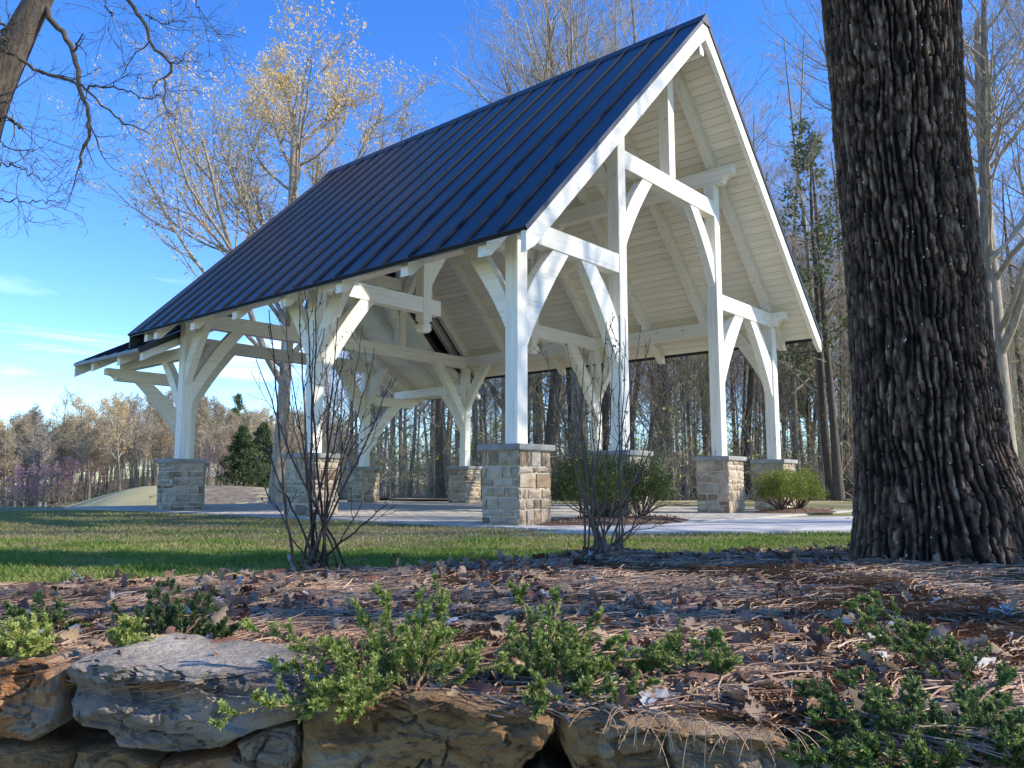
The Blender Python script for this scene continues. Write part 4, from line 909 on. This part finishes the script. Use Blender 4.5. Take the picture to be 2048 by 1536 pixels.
# ================================================================== BARE SHRUBS IN THE BED
M['stem'] = mat('dark_reddish_stem', [(.3, (.03, .016, .011)), (.55, (.07, .038, .027)), (.8, (.18, .12, .085))], scale=9, rough=.8, stretch=(1, 1, 1), bump=.4, bscale=40, bdist=.004)
M['stem2'] = mat('tan_stem', [(.3, (.06, .036, .024)), (.55, (.14, .09, .06)), (.8, (.30, .22, .15))], scale=9, rough=.8, bump=.4, bscale=40, bdist=.004)
M['bud'] = mat('green_bud', [(.3, (.10, .13, .03)), (.7, (.22, .24, .08))], scale=9, rough=.7, trans=.3)
def shrub(px, py, v, tops, label, m, seed):
    r = np.random.default_rng(seed); b = PX(px, py, v); root = empty('bare_shrub', tuple(b), label, 'shrub'); buds = []
    for i, (tx, ty, dv) in enumerate(tops):
        e_ = PX(tx, ty, v+dv); st = b+np.array([r.normal()*.06, r.normal()*.06, -.02]); n = 16; t = np.linspace(0, 1, n)[:, None]
        hor = (e_-st)*np.array([1, 1, 0]); P = st+hor*(1.25*t-.25*t*t)*(.9+.1*t)+np.array([0, 0, 1])*(e_[2]-st[2])*(t*.9+.1*np.sin(t*math.pi/2))
        P[1:] += np.cumsum(r.normal(size=(n-1, 3))*.006, 0); R = np.linspace(.0074, .0024, n)*r.uniform(.75, 1.25)
        P = P[None]; R = R[None]; P2, R2 = sprout(r, P, R, 3, .32, .95, (18, 48), .0, 7, .10, .12, .6, lens=lambda t_: .42*(1.25-t_), minr=.0018)
        P3, R3 = sprout(r, P2, R2, 2, .3, .9, (25, 50), .45, 5, .1, .1, .7, minr=.0015)
        # swollen nodes along the stem
        V, F = cat_mesh([tubes(P, R, 7), tubes(P2, R2, 5), tubes(P3, R3, 4)]); link('stem', meshN(V-b, F, smooth=True), M[m], root)
        for Q in (P, P2):
            for k in range(3, Q.shape[1], 2):
                for q in Q[:, k]: buds.append(q)
        buds += list(P2[:, -1])+list(P3[:, -1])+[P[0, -1]]
    buds = np.array(buds); c = np.repeat(buds, 2, 0); C = len(c); a = unit(r.normal(size=(C, 3))*.6+np.array([0, 0, 1])); s = r.uniform(.006, .014, (C, 1)); bv = unit(np.cross(a, r.normal(size=(C, 3))))
    V = np.stack([c, c+a*s*.5+bv*s*.28, c+a*s*1.1, c+a*s*.5-bv*s*.28], 1).reshape(-1, 3)
    link('bud', meshN(V-b, np.arange(C*4).reshape(C, 4)), M['stem'], root)['kind'] = 'stuff'
    big = c[r.random(C) < .10]; C = len(big); V = []
    for q in big:
        for _ in range(4):
            a = unit(r.normal(size=3)*.9+np.array([0, 0, .8])); bv = unit(np.cross(a, r.normal(size=3))); s = r.uniform(.012, .024); V.append([q, q+a*s*.5+bv*s*.22, q+a*s, q+a*s*.5-bv*s*.22])
    link('new_leaf', meshN(np.array(V).reshape(-1, 3)-b, np.arange(len(V)*4).reshape(-1, 4)), M['bud'], root)['kind'] = 'stuff'
    return root
shrub(628, 1128, 4.95, [(506, 722, -.1), (520, 860, .1), (543, 640, .0), (562, 590, .2), (590, 600, -.2), (604, 572, .1), (622, 640, 0), (640, 568, .15), (655, 690, -.1), (672, 640, .2), (690, 700, .0), (718, 655, -.2), (735, 820, .1), (752, 690, .1), (778, 760, .1), (560, 780, -.2), (610, 700, .2), (700, 830, 0), (770, 1010, -.15), (520, 980, .1)], 'leafless multi-stemmed shrub in the bed in front of the middle left pier', 'stem', 3)
shrub(1208, 1110, 5.1, [(1098, 695, 0), (1112, 760, .1), (1135, 690, .1), (1160, 800, -.1), (1178, 712, .1), (1195, 730, -.2), (1210, 640, .1), (1225, 690, 0), (1240, 636, .1), (1262, 648, -.1), (1290, 655, .1), (1304, 680, 0), (1330, 745, .1), (1335, 830, -.1), (1150, 900, .1), (1186, 850, 0), (1270, 860, .1), (1300, 1010, -.1), (1312, 1040, .1)], 'leafless multi-stemmed shrub in the bed between two front piers', 'stem2', 4)

# ================================================================== BOXWOOD BUSHES
def bush(b, a, rad, h, label, seed):
    r = np.random.default_rng(seed); root = empty('boxwood_bush', (b, a, .03), label, 'bush'); C = 20000
    d = unit(r.normal(size=(C, 3))); d[:, 2] = np.abs(d[:, 2])*1.0-.25*r.random(C); rr = r.random(C)**.28
    lump = 1+.28*noise3(d, 2.6, seed, 2)+.30*noise3(d, 7, seed+2, 2); c = d*rr[:, None]*lump[:, None]*np.array([rad, rad, h*.62])+np.array([0, 0, h*.36])
    c[:, 2] = np.maximum(c[:, 2], .05+.1*r.random(C)); keep = noise3(c/rad, 5, seed+4, 2) > -.28; c = c[keep]; C = len(c)
    ax = unit(r.normal(size=(C, 3))+d[keep]*1.2+np.array([0, 0, .8])); bv = unit(np.cross(ax, r.normal(size=(C, 3)))); s = r.uniform(.014, .026, (C, 1))
    V = np.stack([c, c+ax*s*.5+bv*s*.32, c+ax*s, c+ax*s*.5-bv*s*.32], 1).reshape(-1, 3)
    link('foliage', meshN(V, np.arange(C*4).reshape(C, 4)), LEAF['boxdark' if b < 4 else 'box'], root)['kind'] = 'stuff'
    n = 26; P = np.zeros((n, 6, 3)); dd = unit(r.normal(size=(n, 3))*np.array([.7, .7, .1])+np.array([0, 0, 1])); P[:, 0] = r.normal(size=(n, 3))*np.array([.04, .04, 0])
    for k in range(1, 6): P[:, k] = P[:, k-1]+dd*h*.17; dd = unit(dd+r.normal(size=(n, 3))*.15)
    link('stem', meshN(*tubes(P, np.linspace(.010, .004, 6)[None]*np.ones((n, 1)), 4), smooth=True), M['stem2'], root)
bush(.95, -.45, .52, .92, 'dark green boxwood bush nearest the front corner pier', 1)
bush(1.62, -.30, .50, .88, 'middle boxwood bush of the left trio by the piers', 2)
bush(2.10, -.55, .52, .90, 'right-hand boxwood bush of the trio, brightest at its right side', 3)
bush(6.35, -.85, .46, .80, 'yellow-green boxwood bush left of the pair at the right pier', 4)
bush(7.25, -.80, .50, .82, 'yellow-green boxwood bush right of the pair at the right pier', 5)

# ================================================================== GRASS
def pts_uv(u, v, z): return CAM*np.array([1, 1, 0])+u[:, None]*RGT+v[:, None]*FWD+z[:, None]*UPV
def blades(n, vmin, vmax, xr, hgt, seed, keep):
    r = np.random.default_rng(seed); v = vmin+(vmax-vmin)*r.random(n)**1.0; x = r.uniform(*xr, n); u = (x-1024)/FPX*v
    k = keep(u, v, r); u, v = u[k], v[k]; n = len(u); z = H(u, v); c = pts_uv(u, v, z); cl = noise3(c, 2.2, seed, 3)
    h_ = hgt*r.uniform(.5, 1.2, n)*(1+.5*cl); an = r.uniform(0, 6.283, n); wv_ = (.0022+.0006*v)*r.uniform(.7, 1.3, n)
    side = np.stack([np.cos(an), np.sin(an), 0*an], -1)*wv_[:, None]; lean = np.stack([r.normal(size=n), r.normal(size=n), 0*an], -1)*(h_*.38)[:, None]
    V = np.stack([c-side, c+side, c+lean*.4+UPV*(h_*.62)[:, None]+side*.6, c+lean+UPV*h_[:, None]], 1)
    return V.reshape(-1, 3), np.arange(n*4).reshape(n, 4), np.repeat(np.clip(.5+.45*cl+.14*r.normal(size=n), 0, 1), 4), u, v
def keep_lawn(u, v, r):
    d = v-bed_edge(u)
    P = pts_uv(u, v, u*0); X, Y = P[:, 0], P[:, 1]
    patio_ = (X > PX0-.02) & (X < PX1) & (Y > PY0) & (Y < PY1)
    wk = (Y > np.interp(X, [p[0] for p in near], [p[1] for p in near])-.02) & (X > -1.55) & (Y < PY0+.4)
    return (d > -.02+.10*r.normal(size=len(u))) & ~patio_ & ~wk
M['grass'] = mat('grass_blades', [(0., (.30, .25, .13)), (.34, (.30, .30, .09)), (.5, (.17, .25, .038)), (1., (.115, .20, .025))], scale=.45, coord='World', rough=.7, tone=.35, trans=.4)
V1, F1, t1, u1, v1_ = blades(150000, 3.7, 7.5, (-60, 2110), .046, 1, keep_lawn)
t1 = t1-np.repeat(sm(v1_, 5.5, 7.6)*.30*(1-sm(u1, 1., 2.)*.8), 4)+.10
V2, F2, t2, u2, v2_ = blades(110000, 7.4, 16, (-60, 2110), .034, 2, keep_lawn)
t2 = t2-np.repeat(.36*(1-sm(u2, 1.5, 2.5)*.6), 4)
Vg, Fg = cat_mesh([(V1, F1), (V2, F2)])
gr = link('grass', meshN(Vg, Fg, attr=np.clip(np.concatenate([t1, t2]), 0, 1)), M['grass']); tag(gr, 'short spring grass, green near the bed and straw-coloured by the patio', 'grass', kind='stuff')

# ================================================================== PINE STRAW, FALLEN LEAVES, TWIGS
def needles(n, seed, vr, xr, ln=(.07, .17), wd=.0011, lift=.028, cx=None):
    r = np.random.default_rng(seed)
    if cx is None: v = vr[0]+(vr[1]-vr[0])*r.random(n)**1.2; x = r.uniform(*xr, n); u = (x-1024)/FPX*v
    else: u = cx[0]+r.normal(size=n)*cx[2]; v = cx[1]+r.normal(size=n)*cx[3]
    k = (v < bed_edge(u)+.03) & (v > wall_v(u)+.0); u, v = u[k], v[k]; n = len(u)
    z = bed_h(u, v)+r.random(n)*lift+.004; c = pts_uv(u, v, z); L_ = r.uniform(*ln, n)
    a0 = noise3(c, 2.5, 3, 2)*5+r.normal(size=n)*.75; bend = r.normal(size=n)*1.1; m = 4; Ps = [c]; 
    pitch = r.normal(size=n)*.22
    for j in range(1, m):
        ang = a0+bend*j/m; d = np.stack([np.cos(ang), np.sin(ang), pitch*(1-j/m*1.5)], -1); Ps.append(Ps[-1]+d*(L_/(m-1))[:, None])
    P = np.stack(Ps, 1); uu, vv = (P-CAM)@RGT, (P-CAM)@FWD
    zg = bed_h(uu, vv)+.003; P[..., 2] = np.maximum(P[..., 2], zg)
    W_ = (wd+.00026*v)*r.uniform(.8, 1.2, n); V, F = ribbons(P, 1.25*W_[:, None]*np.linspace(1, .6, m)[None])
    return V, F, np.repeat(np.clip(r.normal(.5, .22, n), 0, 1), m*2)
M['straw'] = mat('pine_straw', [(0, (.09, .046, .026)), (.4, (.25, .145, .08)), (.7, (.42, .275, .16)), (1, (.58, .44, .28))], scale=3, coord='World', rough=.75, tone=.3)
A_ = needles(52000, 1, (1.45, 6.0), (-40, 2100)); B_ = needles(7000, 2, None, None, cx=(2.4, 3.95, .8, .45), lift=.05); C_ = needles(7000, 3, (1.5, 3.2), (1050, 2100), lift=.035); D_ = needles(5000, 4, (2.3, 3.9), (-40, 420), lift=.03)
V, F = cat_mesh([A_[:2], B_[:2], C_[:2], D_[:2]])
ps = link('pine_straw', meshN(V, F, attr=np.concatenate([A_[2], B_[2], C_[2], D_[2]])), M['straw']); tag(ps, 'red-brown pine needles covering the planting bed', 'pine straw', kind='stuff')
# needles hanging over the wall edge
def hang(x0, x1, y, n, seed):
    r = np.random.default_rng(seed); P = []
    for i in range(n):
        x = r.uniform(x0, x1); yy = y+r.normal()*8+(x-1220)*.09; u0 = (x-1024)/FPX*1.7; c = PX(x, yy, float(wall_v(u0))-.05-.03*r.random()); d = unit(RGT*r.normal()*.7-FWD*(.4+.3*r.random())+UPV*(.25*r.normal()+.1)); L_ = r.uniform(.05, .12); q = [c]
        for j in range(6): q.append(q[-1]+d*L_/6); d = unit(d-UPV*.33+RGT*r.normal()*.05)
        P.append(q)
    return tubes(np.array(P), np.full((n, 7), .0009), 3)
V, F = cat_mesh([hang(1180, 1600, 1424, 30, 5), hang(1230, 1420, 1418, 18, 6)])
tag(link('hanging_straw', meshN(V, F, attr=np.full(len(V), .62)), M['straw']), 'pale pine needles spilling over the edge of the stone wall', 'pine straw', kind='stuff')

def oak_leaf(r, L_):
    """lobed leaf, curled; returns verts and tris fan strips"""
    n = 9; ts = np.linspace(0, 1, n); wl = np.array([.03, .20, .11, .30, .15, .34, .16, .22, .02])*r.uniform(.85, 1.15, n); wr = np.array([.03, .20, .11, .30, .15, .34, .16, .22, .02])*r.uniform(.85, 1.15, n)
    curl = r.uniform(-1.4, 1.4); fold = r.uniform(.0, .9)*(1 if r.random() < .7 else -1); tw = r.uniform(-.8, .8)
    V = []
    x = 0; z = 0; a = -curl/2
    for i, t in enumerate(ts):
        if i: x += math.cos(a)/(n-1); z += math.sin(a)/(n-1); a += curl/(n-1)
        for s, wd in ((-1, wl[i]), (0, 0), (1, wr[i])):
            f = fold+tw*(t-.5)*s; V.append((x-.5, s*wd*math.cos(f), z+wd*math.sin(abs(f))*np.sign(f)*(s != 0)+.02*r.normal()))
    F = []
    for i in range(n-1):
        F += [(i*3, (i+1)*3, (i+1)*3+1, i*3+1), (i*3+1, (i+1)*3+1, (i+1)*3+2, i*3+2)]
    V = np.array(V)*L_; V[:, 2] -= V[:, 2].min(); return V, np.array(F)
LM = [mat('grey_brown_leaf', [(.3, (.15, .10, .072)), (.7, (.33, .245, .185))], scale=14, rough=.75, trans=.12, objvar=.3, bump=.4, bscale=60), mat('tan_leaf', [(.3, (.30, .20, .11)), (.7, (.46, .34, .21))], scale=14, rough=.7, trans=.2, objvar=.25, bump=.4, bscale=60),
      mat('red_brown_leaf', [(.3, (.11, .045, .028)), (.7, (.22, .10, .06))], scale=14, rough=.6, trans=.12, objvar=.3, bump=.4, bscale=60), mat('silver_leaf', [(.3, (.36, .34, .32)), (.7, (.52, .50, .47))], scale=14, rough=.7, trans=.1, objvar=.2, bump=.4, bscale=60)]
leaf_label = ['curled grey-brown fallen leaf on the pine straw', 'curled tan fallen leaf on the pine straw', 'dark red-brown fallen leaf on the pine straw', 'pale silvery fallen leaf on the pine straw']
leaf_group = ['grey-brown fallen leaves', 'tan fallen leaves', 'red-brown fallen leaves', 'silvery fallen leaves']
r = np.random.default_rng(12); protos = []
for k in range(4):
    for j in range(6):
        V, F = oak_leaf(r, 1.); me = meshN(V, F, smooth=True); me.materials.append(LM[k]); protos.append((k, me))
def rotm(r, tilt):
    return Matrix.Rotation(r.uniform(0, 6.28), 4, 'Z') @ Matrix.Rotation(r.normal()*tilt, 4, 'X') @ Matrix.Rotation(r.normal()*tilt, 4, 'Y')
cl_ = [(1250, 1385, 90, 40), (1400, 1370, 110, 45), (1050, 1330, 120, 50), (1320, 1150, 160, 30), (1180, 1140, 160, 30), (560, 1160, 200, 25), (900, 1250, 260, 60), (1550, 1420, 120, 40), (1100, 1170, 300, 50), (1900, 1370, 120, 40), (480, 1330, 60, 20), (640, 1340, 100, 30)]
made = 0
while made < 285:
    if r.random() < .62: c = cl_[r.integers(len(cl_))]; x, y = c[0]+r.normal()*c[2], c[1]+r.normal()*c[3]
    else: x, y = r.uniform(150, 2040), r.uniform(1120, 1420)
    if y < 1105 or y > 1450 or x < 0 or x > 2048: continue
    P = PG(x, y, .02); u, v = uv_of(P)
    if v > bed_edge(u)-.03 or v < wall_v(u)+.0: continue
    k, me = protos[r.integers(len(protos))]; s = r.uniform(.05, .105)
    if k == 3 and r.random() < .72: continue
    o = link('fallen_leaf', me, None); z = float(bed_h(np.array([u]), np.array([v]))[0])+.008+.018*r.random()
    o.matrix_world = Matrix.Translation((P[0], P[1], z)) @ rotm(r, .45) @ Matrix.Diagonal((s, s, s, 1)); tag(o, leaf_label[k], 'leaf', leaf_group[k]); made += 1
parts = {0: [], 1: [], 2: [], 3: []}; n_ = 0
for i in range(8500):
    v = 1.5+4.6*r.random()**.8; x = r.uniform(-40, 2100); u = (x-1024)/FPX*v
    dens = noise3(np.array([[u, v, 0.]]), 1.6, 21, 2)[0]
    if v > bed_edge(u)+.05 or v < wall_v(u) or dens < -.15+.3*r.random()*(x < 1200 and v < 3) or (u > 1.2 and v < 4.2 and r.random() < .75) or (x < 420 and r.random() < .6): continue
    V, F = oak_leaf(r, r.uniform(.035, .095)); m3 = np.array(rotm(r, .55).to_3x3()); V = V@m3.T; V[:, 2] -= V[:, 2].min(); z = float(bed_h(np.array([u]), np.array([v]))[0])+.002+.016*r.random()
    parts[r.choice(4, p=[.46, .24, .26, .04])].append((V+W(u, v, z), F))
for i in range(420):
    cx, cy, rx, ry = ((1.45, -.62, 1.35, .65), (6.9, -.9, 1.05, .55))[i % 3 == 0]; t_a = r.uniform(0, 6.28); q_ = r.random()**.5
    V, F = oak_leaf(r, r.uniform(.03, .07)); m3 = np.array(rotm(r, .5).to_3x3()); V = V@m3.T; V[:, 2] -= V[:, 2].min(); parts[r.choice(4, p=[.2, .35, .4, .05])].append((V+np.array([cx+rx*q_*math.cos(t_a), cy+ry*q_*math.sin(t_a), .03]), F))
for i in range(170):
    v = r.uniform(4.2, 12); x = r.uniform(0, 2048); u = (x-1024)/FPX*v
    if v < bed_edge(u)+.05: continue
    P = W(u, v, 0)
    if P[0] > PX0 and P[1] > PY0-1.2: continue
    V, F = oak_leaf(r, r.uniform(.03, .07)); m3 = np.array(rotm(r, .6).to_3x3()); V = V@m3.T; V[:, 2] -= V[:, 2].min(); parts[r.choice(4, p=[.3, .35, .2, .15])].append((V+W(u, v, float(H(np.array([u]), np.array([v]))[0])+.025), F))
allV = []; mid = []
for k in range(4):
    V, F = cat_mesh(parts[k]); allV.append((V, F)); mid += [k]*len(F)
V, F = cat_mesh(allV); o = link('leaf_litter', meshN(V, F, smooth=True, midx=mid), LM); tag(o, 'small fallen leaves scattered over the bed', 'leaf litter', kind='stuff')
# leaves one can point at
def one_leaf(x, y, s, m, rx, ry, rz, label, z=.03, v=None):
    P = PX(x, y, v) if v else PG(x, y, z); me = protos[m][1]; V = np.zeros(len(me.vertices)*3, np.float32); me.vertices.foreach_get('co', V); mm_ = bpy.data.meshes.new('m'); mm_ = me.copy(); mm_.materials.clear(); mm_.materials.append(M['orange_leaf'] if 'orange' in label or 'golden' in label else LM[1])
    o = link('fallen_leaf', mm_, None); o.matrix_world = Matrix.Translation(P) @ Matrix.Rotation(HEAD-math.pi/2, 4, 'Z') @ Matrix.Rotation(rz, 4, 'Z') @ Matrix.Rotation(rx, 4, 'X') @ Matrix.Rotation(ry, 4, 'Y') @ Matrix.Diagonal((s, s, s, 1)); tag(o, label, 'leaf')
M['orange_leaf'] = mat('orange_leaf', [(.3, (.40, .22, .06)), (.7, (.58, .38, .15))], scale=14, rough=.6, trans=.3)
one_leaf(1768, 1152, .085, 7, 1.2, .3, .3, 'orange-brown leaf standing at the foot of the thick trunk', z=.04)
one_leaf(136, 1268, .078, 8, 1.45, 1.4, .1, 'tan leaf standing upright on the stone wall beside a green tuft', v=2.22)
one_leaf(1945, 1412, .09, 9, .5, .2, .1, 'golden ribbed leaf resting on the juniper at lower right', v=1.80)
one_leaf(318, 1278, .06, 10, 1.0, .3, .5, 'pale tan leaf tucked behind the top of the large grey stone', v=2.3)
one_leaf(285, 1315, .02, 11, .1, .2, .5, 'tiny golden leaf lying on top of the large grey stone', v=2.18)
# fallen sticks
M['stick'] = mat('lichened_stick', [(.3, (.10, .085, .07)), (.55, (.26, .25, .22)), (.75, (.45, .46, .42))], scale=22, rough=.95, bump=.6, bscale=80, bdist=.004)
for i, (pts, rad, lab) in enumerate([([(1545, 1362), (1600, 1385), (1640, 1405)], .0055, 'grey lichen-covered stick beside the junipers'), ([(1480, 1290), (1560, 1330), (1595, 1352)], .004, 'thin pale stick lying in the pine straw'), ([(1560, 1235), (1600, 1212)], .004, 'short pale stick in front of the trunk'), ([(142, 1143), (165, 1165), (188, 1182)], .006, 'tan stick leaning at the left edge of the bed')]):
    P = np.array([PG(x, y, .035) for x, y in pts]); t = np.linspace(0, 1, len(P)); ti = np.linspace(0, 1, 10); Q = np.stack([np.interp(ti, t, P[:, k]) for k in range(3)], -1); Q[:, 2] += .01*np.sin(ti*3); Q += np.random.default_rng(i).normal(size=Q.shape)*.002
    o = link('stick', meshN(*tubes(Q[None]-Q[0], (rad*np.linspace(1, .7, 10))[None], 7), smooth=True), M['stick']); o.location = Vector(Q[0]); tag(o, lab, 'stick')

# ================================================================== JUNIPERS
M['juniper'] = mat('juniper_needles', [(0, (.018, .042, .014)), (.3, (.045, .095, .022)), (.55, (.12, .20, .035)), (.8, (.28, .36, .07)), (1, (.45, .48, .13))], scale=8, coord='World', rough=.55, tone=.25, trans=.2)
M['jstem'] = mat('juniper_stem', [(.3, (.14, .075, .04)), (.7, (.30, .17, .09))], scale=20, rough=.85)
def juniper(sprays, label, seed, tone=.45, nside=9, sl=.062, v_off=0.):
    r = np.random.default_rng(seed); Ps = []; 
    for (x0, y0, v0, x1, y1, v1, arch) in sprays:
        a, b = PX(x0, y0, v0), PX(x1, y1, v1); t = np.linspace(0, 1, 12)[:, None]; P = a+(b-a)*t+UPV*arch*np.sin(t*math.pi)*np.linalg.norm(b-a)
        P[1:] += np.cumsum(r.normal(size=(11, 3))*.003, 0); Ps.append(P)
    P = np.array(Ps); R = np.linspace(.0042, .0018, 12)[None]*np.ones((len(P), 1))
    P2, R2 = sprout(r, P, R, nside, .10, 1., (25, 55), .0, 7, .07, .10, .6, lens=lambda t: sl*(1.2-.6*t), minr=.001)
    P3, R3 = sprout(r, P2, R2, 3, .15, .85, (25, 50), .55, 5, .07, .08, .7, minr=.0009)
    root_p = P[0, 0]; root = empty('juniper', tuple(root_p), label, 'juniper')
    V, F = cat_mesh([tubes(P, R, 6), tubes(P2, R2, 4), tubes(P3, R3, 3)]); link('stem', meshN(V-root_p, F, smooth=True), M['jstem'], root)
    VV_, TT_ = [], []
    for Q, per, ts in ((P, 200, .12), (P2, 84, .0), (P3, 52, .0)):
        B, m, _ = Q.shape; C = B*per; pi = np.repeat(np.arange(B), per); t = ts+(1-ts)*r.random(C); f = t*(m-1); i0 = np.clip(f.astype(int), 0, m-2); fr = (f-i0)[:, None]
        c = Q[pi, i0]*(1-fr)+Q[pi, i0+1]*fr; tan = unit(Q[pi, i0+1]-Q[pi, i0]); rv = unit(np.cross(tan, r.normal(size=(C, 3)))); d = unit(tan*.75+rv*.85); s = (r.uniform(.009, .0155, C)*(1-.3*t))[:, None]
        bv = unit(np.cross(d, r.normal(size=(C, 3))))*.0012
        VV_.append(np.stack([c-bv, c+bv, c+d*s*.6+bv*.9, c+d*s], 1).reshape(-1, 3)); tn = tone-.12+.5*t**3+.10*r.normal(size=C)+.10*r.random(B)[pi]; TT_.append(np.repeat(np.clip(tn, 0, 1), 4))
    V = np.concatenate(VV_); n = len(V)//4; link('foliage', meshN(V-root_p, np.arange(n*4).reshape(n, 4), attr=np.concatenate(TT_)), M['juniper'], root)['kind'] = 'stuff'
J = [
 ([(790, 1385, 1.86, 508, 1262, 2.02, .05), (790, 1385, 1.86, 425, 1440, 1.72, .06), (800, 1385, 1.86, 770, 1165, 2.0, .03), (820, 1385, 1.86, 838, 1195, 2.0, .02), (840, 1380, 1.88, 880, 1165, 2.05, .02), (790, 1380, 1.86, 660, 1300, 1.9, .1), (800, 1390, 1.84, 620, 1400, 1.70, .05), (810, 1380, 1.86, 715, 1215, 2.05, .05), (840, 1380, 1.86, 960, 1270, 2.0, .05), (760, 1385, 1.85, 560, 1340, 1.85, .05), (780, 1385, 1.82, 700, 1430, 1.66, .05), (830, 1380, 1.85, 900, 1260, 1.95, .04), (800, 1380, 1.85, 590, 1290, 1.98, .05), (840, 1385, 1.86, 820, 1260, 1.9, .03), (820, 1390, 1.85, 760, 1290, 1.88, .03), (780, 1390, 1.82, 540, 1420, 1.70, .07), (850, 1385, 1.85, 1000, 1330, 1.9, .05), (760, 1390, 1.8, 640, 1350, 1.78, .05)], 'large bright juniper sprawling over the wall at the centre left', 1, .62),
 ([(1090, 1370, 1.9, 1048, 1178, 2.1, .02), (1090, 1370, 1.9, 1128, 1210, 2.1, .03), (1090, 1370, 1.9, 1245, 1290, 2.05, .05), (1095, 1370, 1.9, 1395, 1318, 1.98, .08), (1090, 1375, 1.88, 1190, 1250, 2.0, .05), (1080, 1375, 1.88, 1010, 1260, 2.0, .03), (1080, 1385, 1.86, 1075, 1400, 1.7, .08), (1100, 1380, 1.86, 1200, 1330, 1.9, .05), (1080, 1370, 1.88, 1085, 1255, 1.98, .03), (1095, 1370, 1.9, 1320, 1310, 2.0, .06), (1085, 1375, 1.88, 1150, 1300, 1.94, .04), (1100, 1385, 1.86, 1300, 1380, 1.8, .05), (1100, 1385, 1.86, 1210, 1395, 1.74, .05)], 'mid green juniper behind the tan wall stone, right of centre', 2, .52),
 ([(25, 1320, 2.2, 60, 1262, 2.22, .05), (20, 1320, 2.2, 10, 1280, 2.2, .05), (30, 1320, 2.2, 92, 1275, 2.2, .05), (15, 1320, 2.2, -15, 1290, 2.2, .05), (25, 1318, 2.2, 40, 1250, 2.22, .03), (25, 1325, 2.15, 60, 1308, 2.1, .05)], 'small bright lime-green juniper tuft at the left end of the wall', 3, .86),
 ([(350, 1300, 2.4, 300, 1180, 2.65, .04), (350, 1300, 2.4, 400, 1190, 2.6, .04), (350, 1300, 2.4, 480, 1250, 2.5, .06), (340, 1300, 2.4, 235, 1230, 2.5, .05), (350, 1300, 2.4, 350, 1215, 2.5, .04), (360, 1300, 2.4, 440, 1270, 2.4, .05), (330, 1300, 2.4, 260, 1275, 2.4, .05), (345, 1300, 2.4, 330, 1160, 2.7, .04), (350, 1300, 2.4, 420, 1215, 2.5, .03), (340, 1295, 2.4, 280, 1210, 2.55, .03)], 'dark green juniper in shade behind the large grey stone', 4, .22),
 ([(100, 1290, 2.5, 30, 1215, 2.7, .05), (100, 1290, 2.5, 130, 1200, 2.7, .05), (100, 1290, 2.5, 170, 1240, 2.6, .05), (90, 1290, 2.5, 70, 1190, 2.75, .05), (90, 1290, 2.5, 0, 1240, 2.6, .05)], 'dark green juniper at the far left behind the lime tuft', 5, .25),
 ([(262, 1300, 2.22, 262, 1262, 2.24, .02), (262, 1300, 2.22, 250, 1275, 2.22, .02), (262, 1300, 2.22, 280, 1278, 2.22, .02)], 'tiny green juniper sprig at the top of the grey stone', 6, .7),
 ([(1960, 1410, 1.9, 1645, 1238, 2.15, .07), (1900, 1350, 2.0, 1750, 1190, 2.25, .02), (1880, 1340, 2.0, 1705, 1205, 2.2, .04), (1930, 1380, 1.95, 1830, 1260, 2.1, .02), (1950, 1400, 1.9, 1900, 1290, 2.05, .03)], 'single arching juniper branch reaching toward the trunk', 7, .42),
 ([(1800, 1500, 1.55, 1600, 1390, 1.72, .06), (1800, 1500, 1.55, 1580, 1480, 1.55, .07), (1820, 1500, 1.55, 1700, 1370, 1.78, .05), (1850, 1500, 1.55, 1820, 1370, 1.75, .05), (1880, 1500, 1.55, 1950, 1380, 1.75, .05), (1900, 1500, 1.55, 2040, 1350, 1.85, .05), (1900, 1510, 1.52, 2060, 1450, 1.6, .05), (1800, 1520, 1.5, 1640, 1520, 1.45, .06), (1850, 1510, 1.5, 1760, 1440, 1.58, .05), (1880, 1510, 1.5, 1900, 1440, 1.58, .05), (1950, 1520, 1.48, 2000, 1480, 1.5, .05), (1820, 1530, 1.46, 1720, 1530, 1.4, .05), (1900, 1540, 1.45, 1850, 1520, 1.42, .05), (1960, 1540, 1.45, 2050, 1530, 1.42, .05), (1840, 1500, 1.53, 1660, 1440, 1.62, .05), (1900, 1500, 1.53, 1980, 1420, 1.65, .05)], 'wide blue-green juniper mass in the lower right corner', 8, .33),
 ([(1400, 1330, 2.0, 1440, 1290, 2.1, .05), (1380, 1340, 2.0, 1340, 1290, 2.1, .05), (1400, 1345, 1.98, 1470, 1330, 2.0, .05), (1360, 1350, 1.95, 1280, 1330, 1.98, .05)], 'sparse juniper twigs among the oak leaves', 9, .5)]
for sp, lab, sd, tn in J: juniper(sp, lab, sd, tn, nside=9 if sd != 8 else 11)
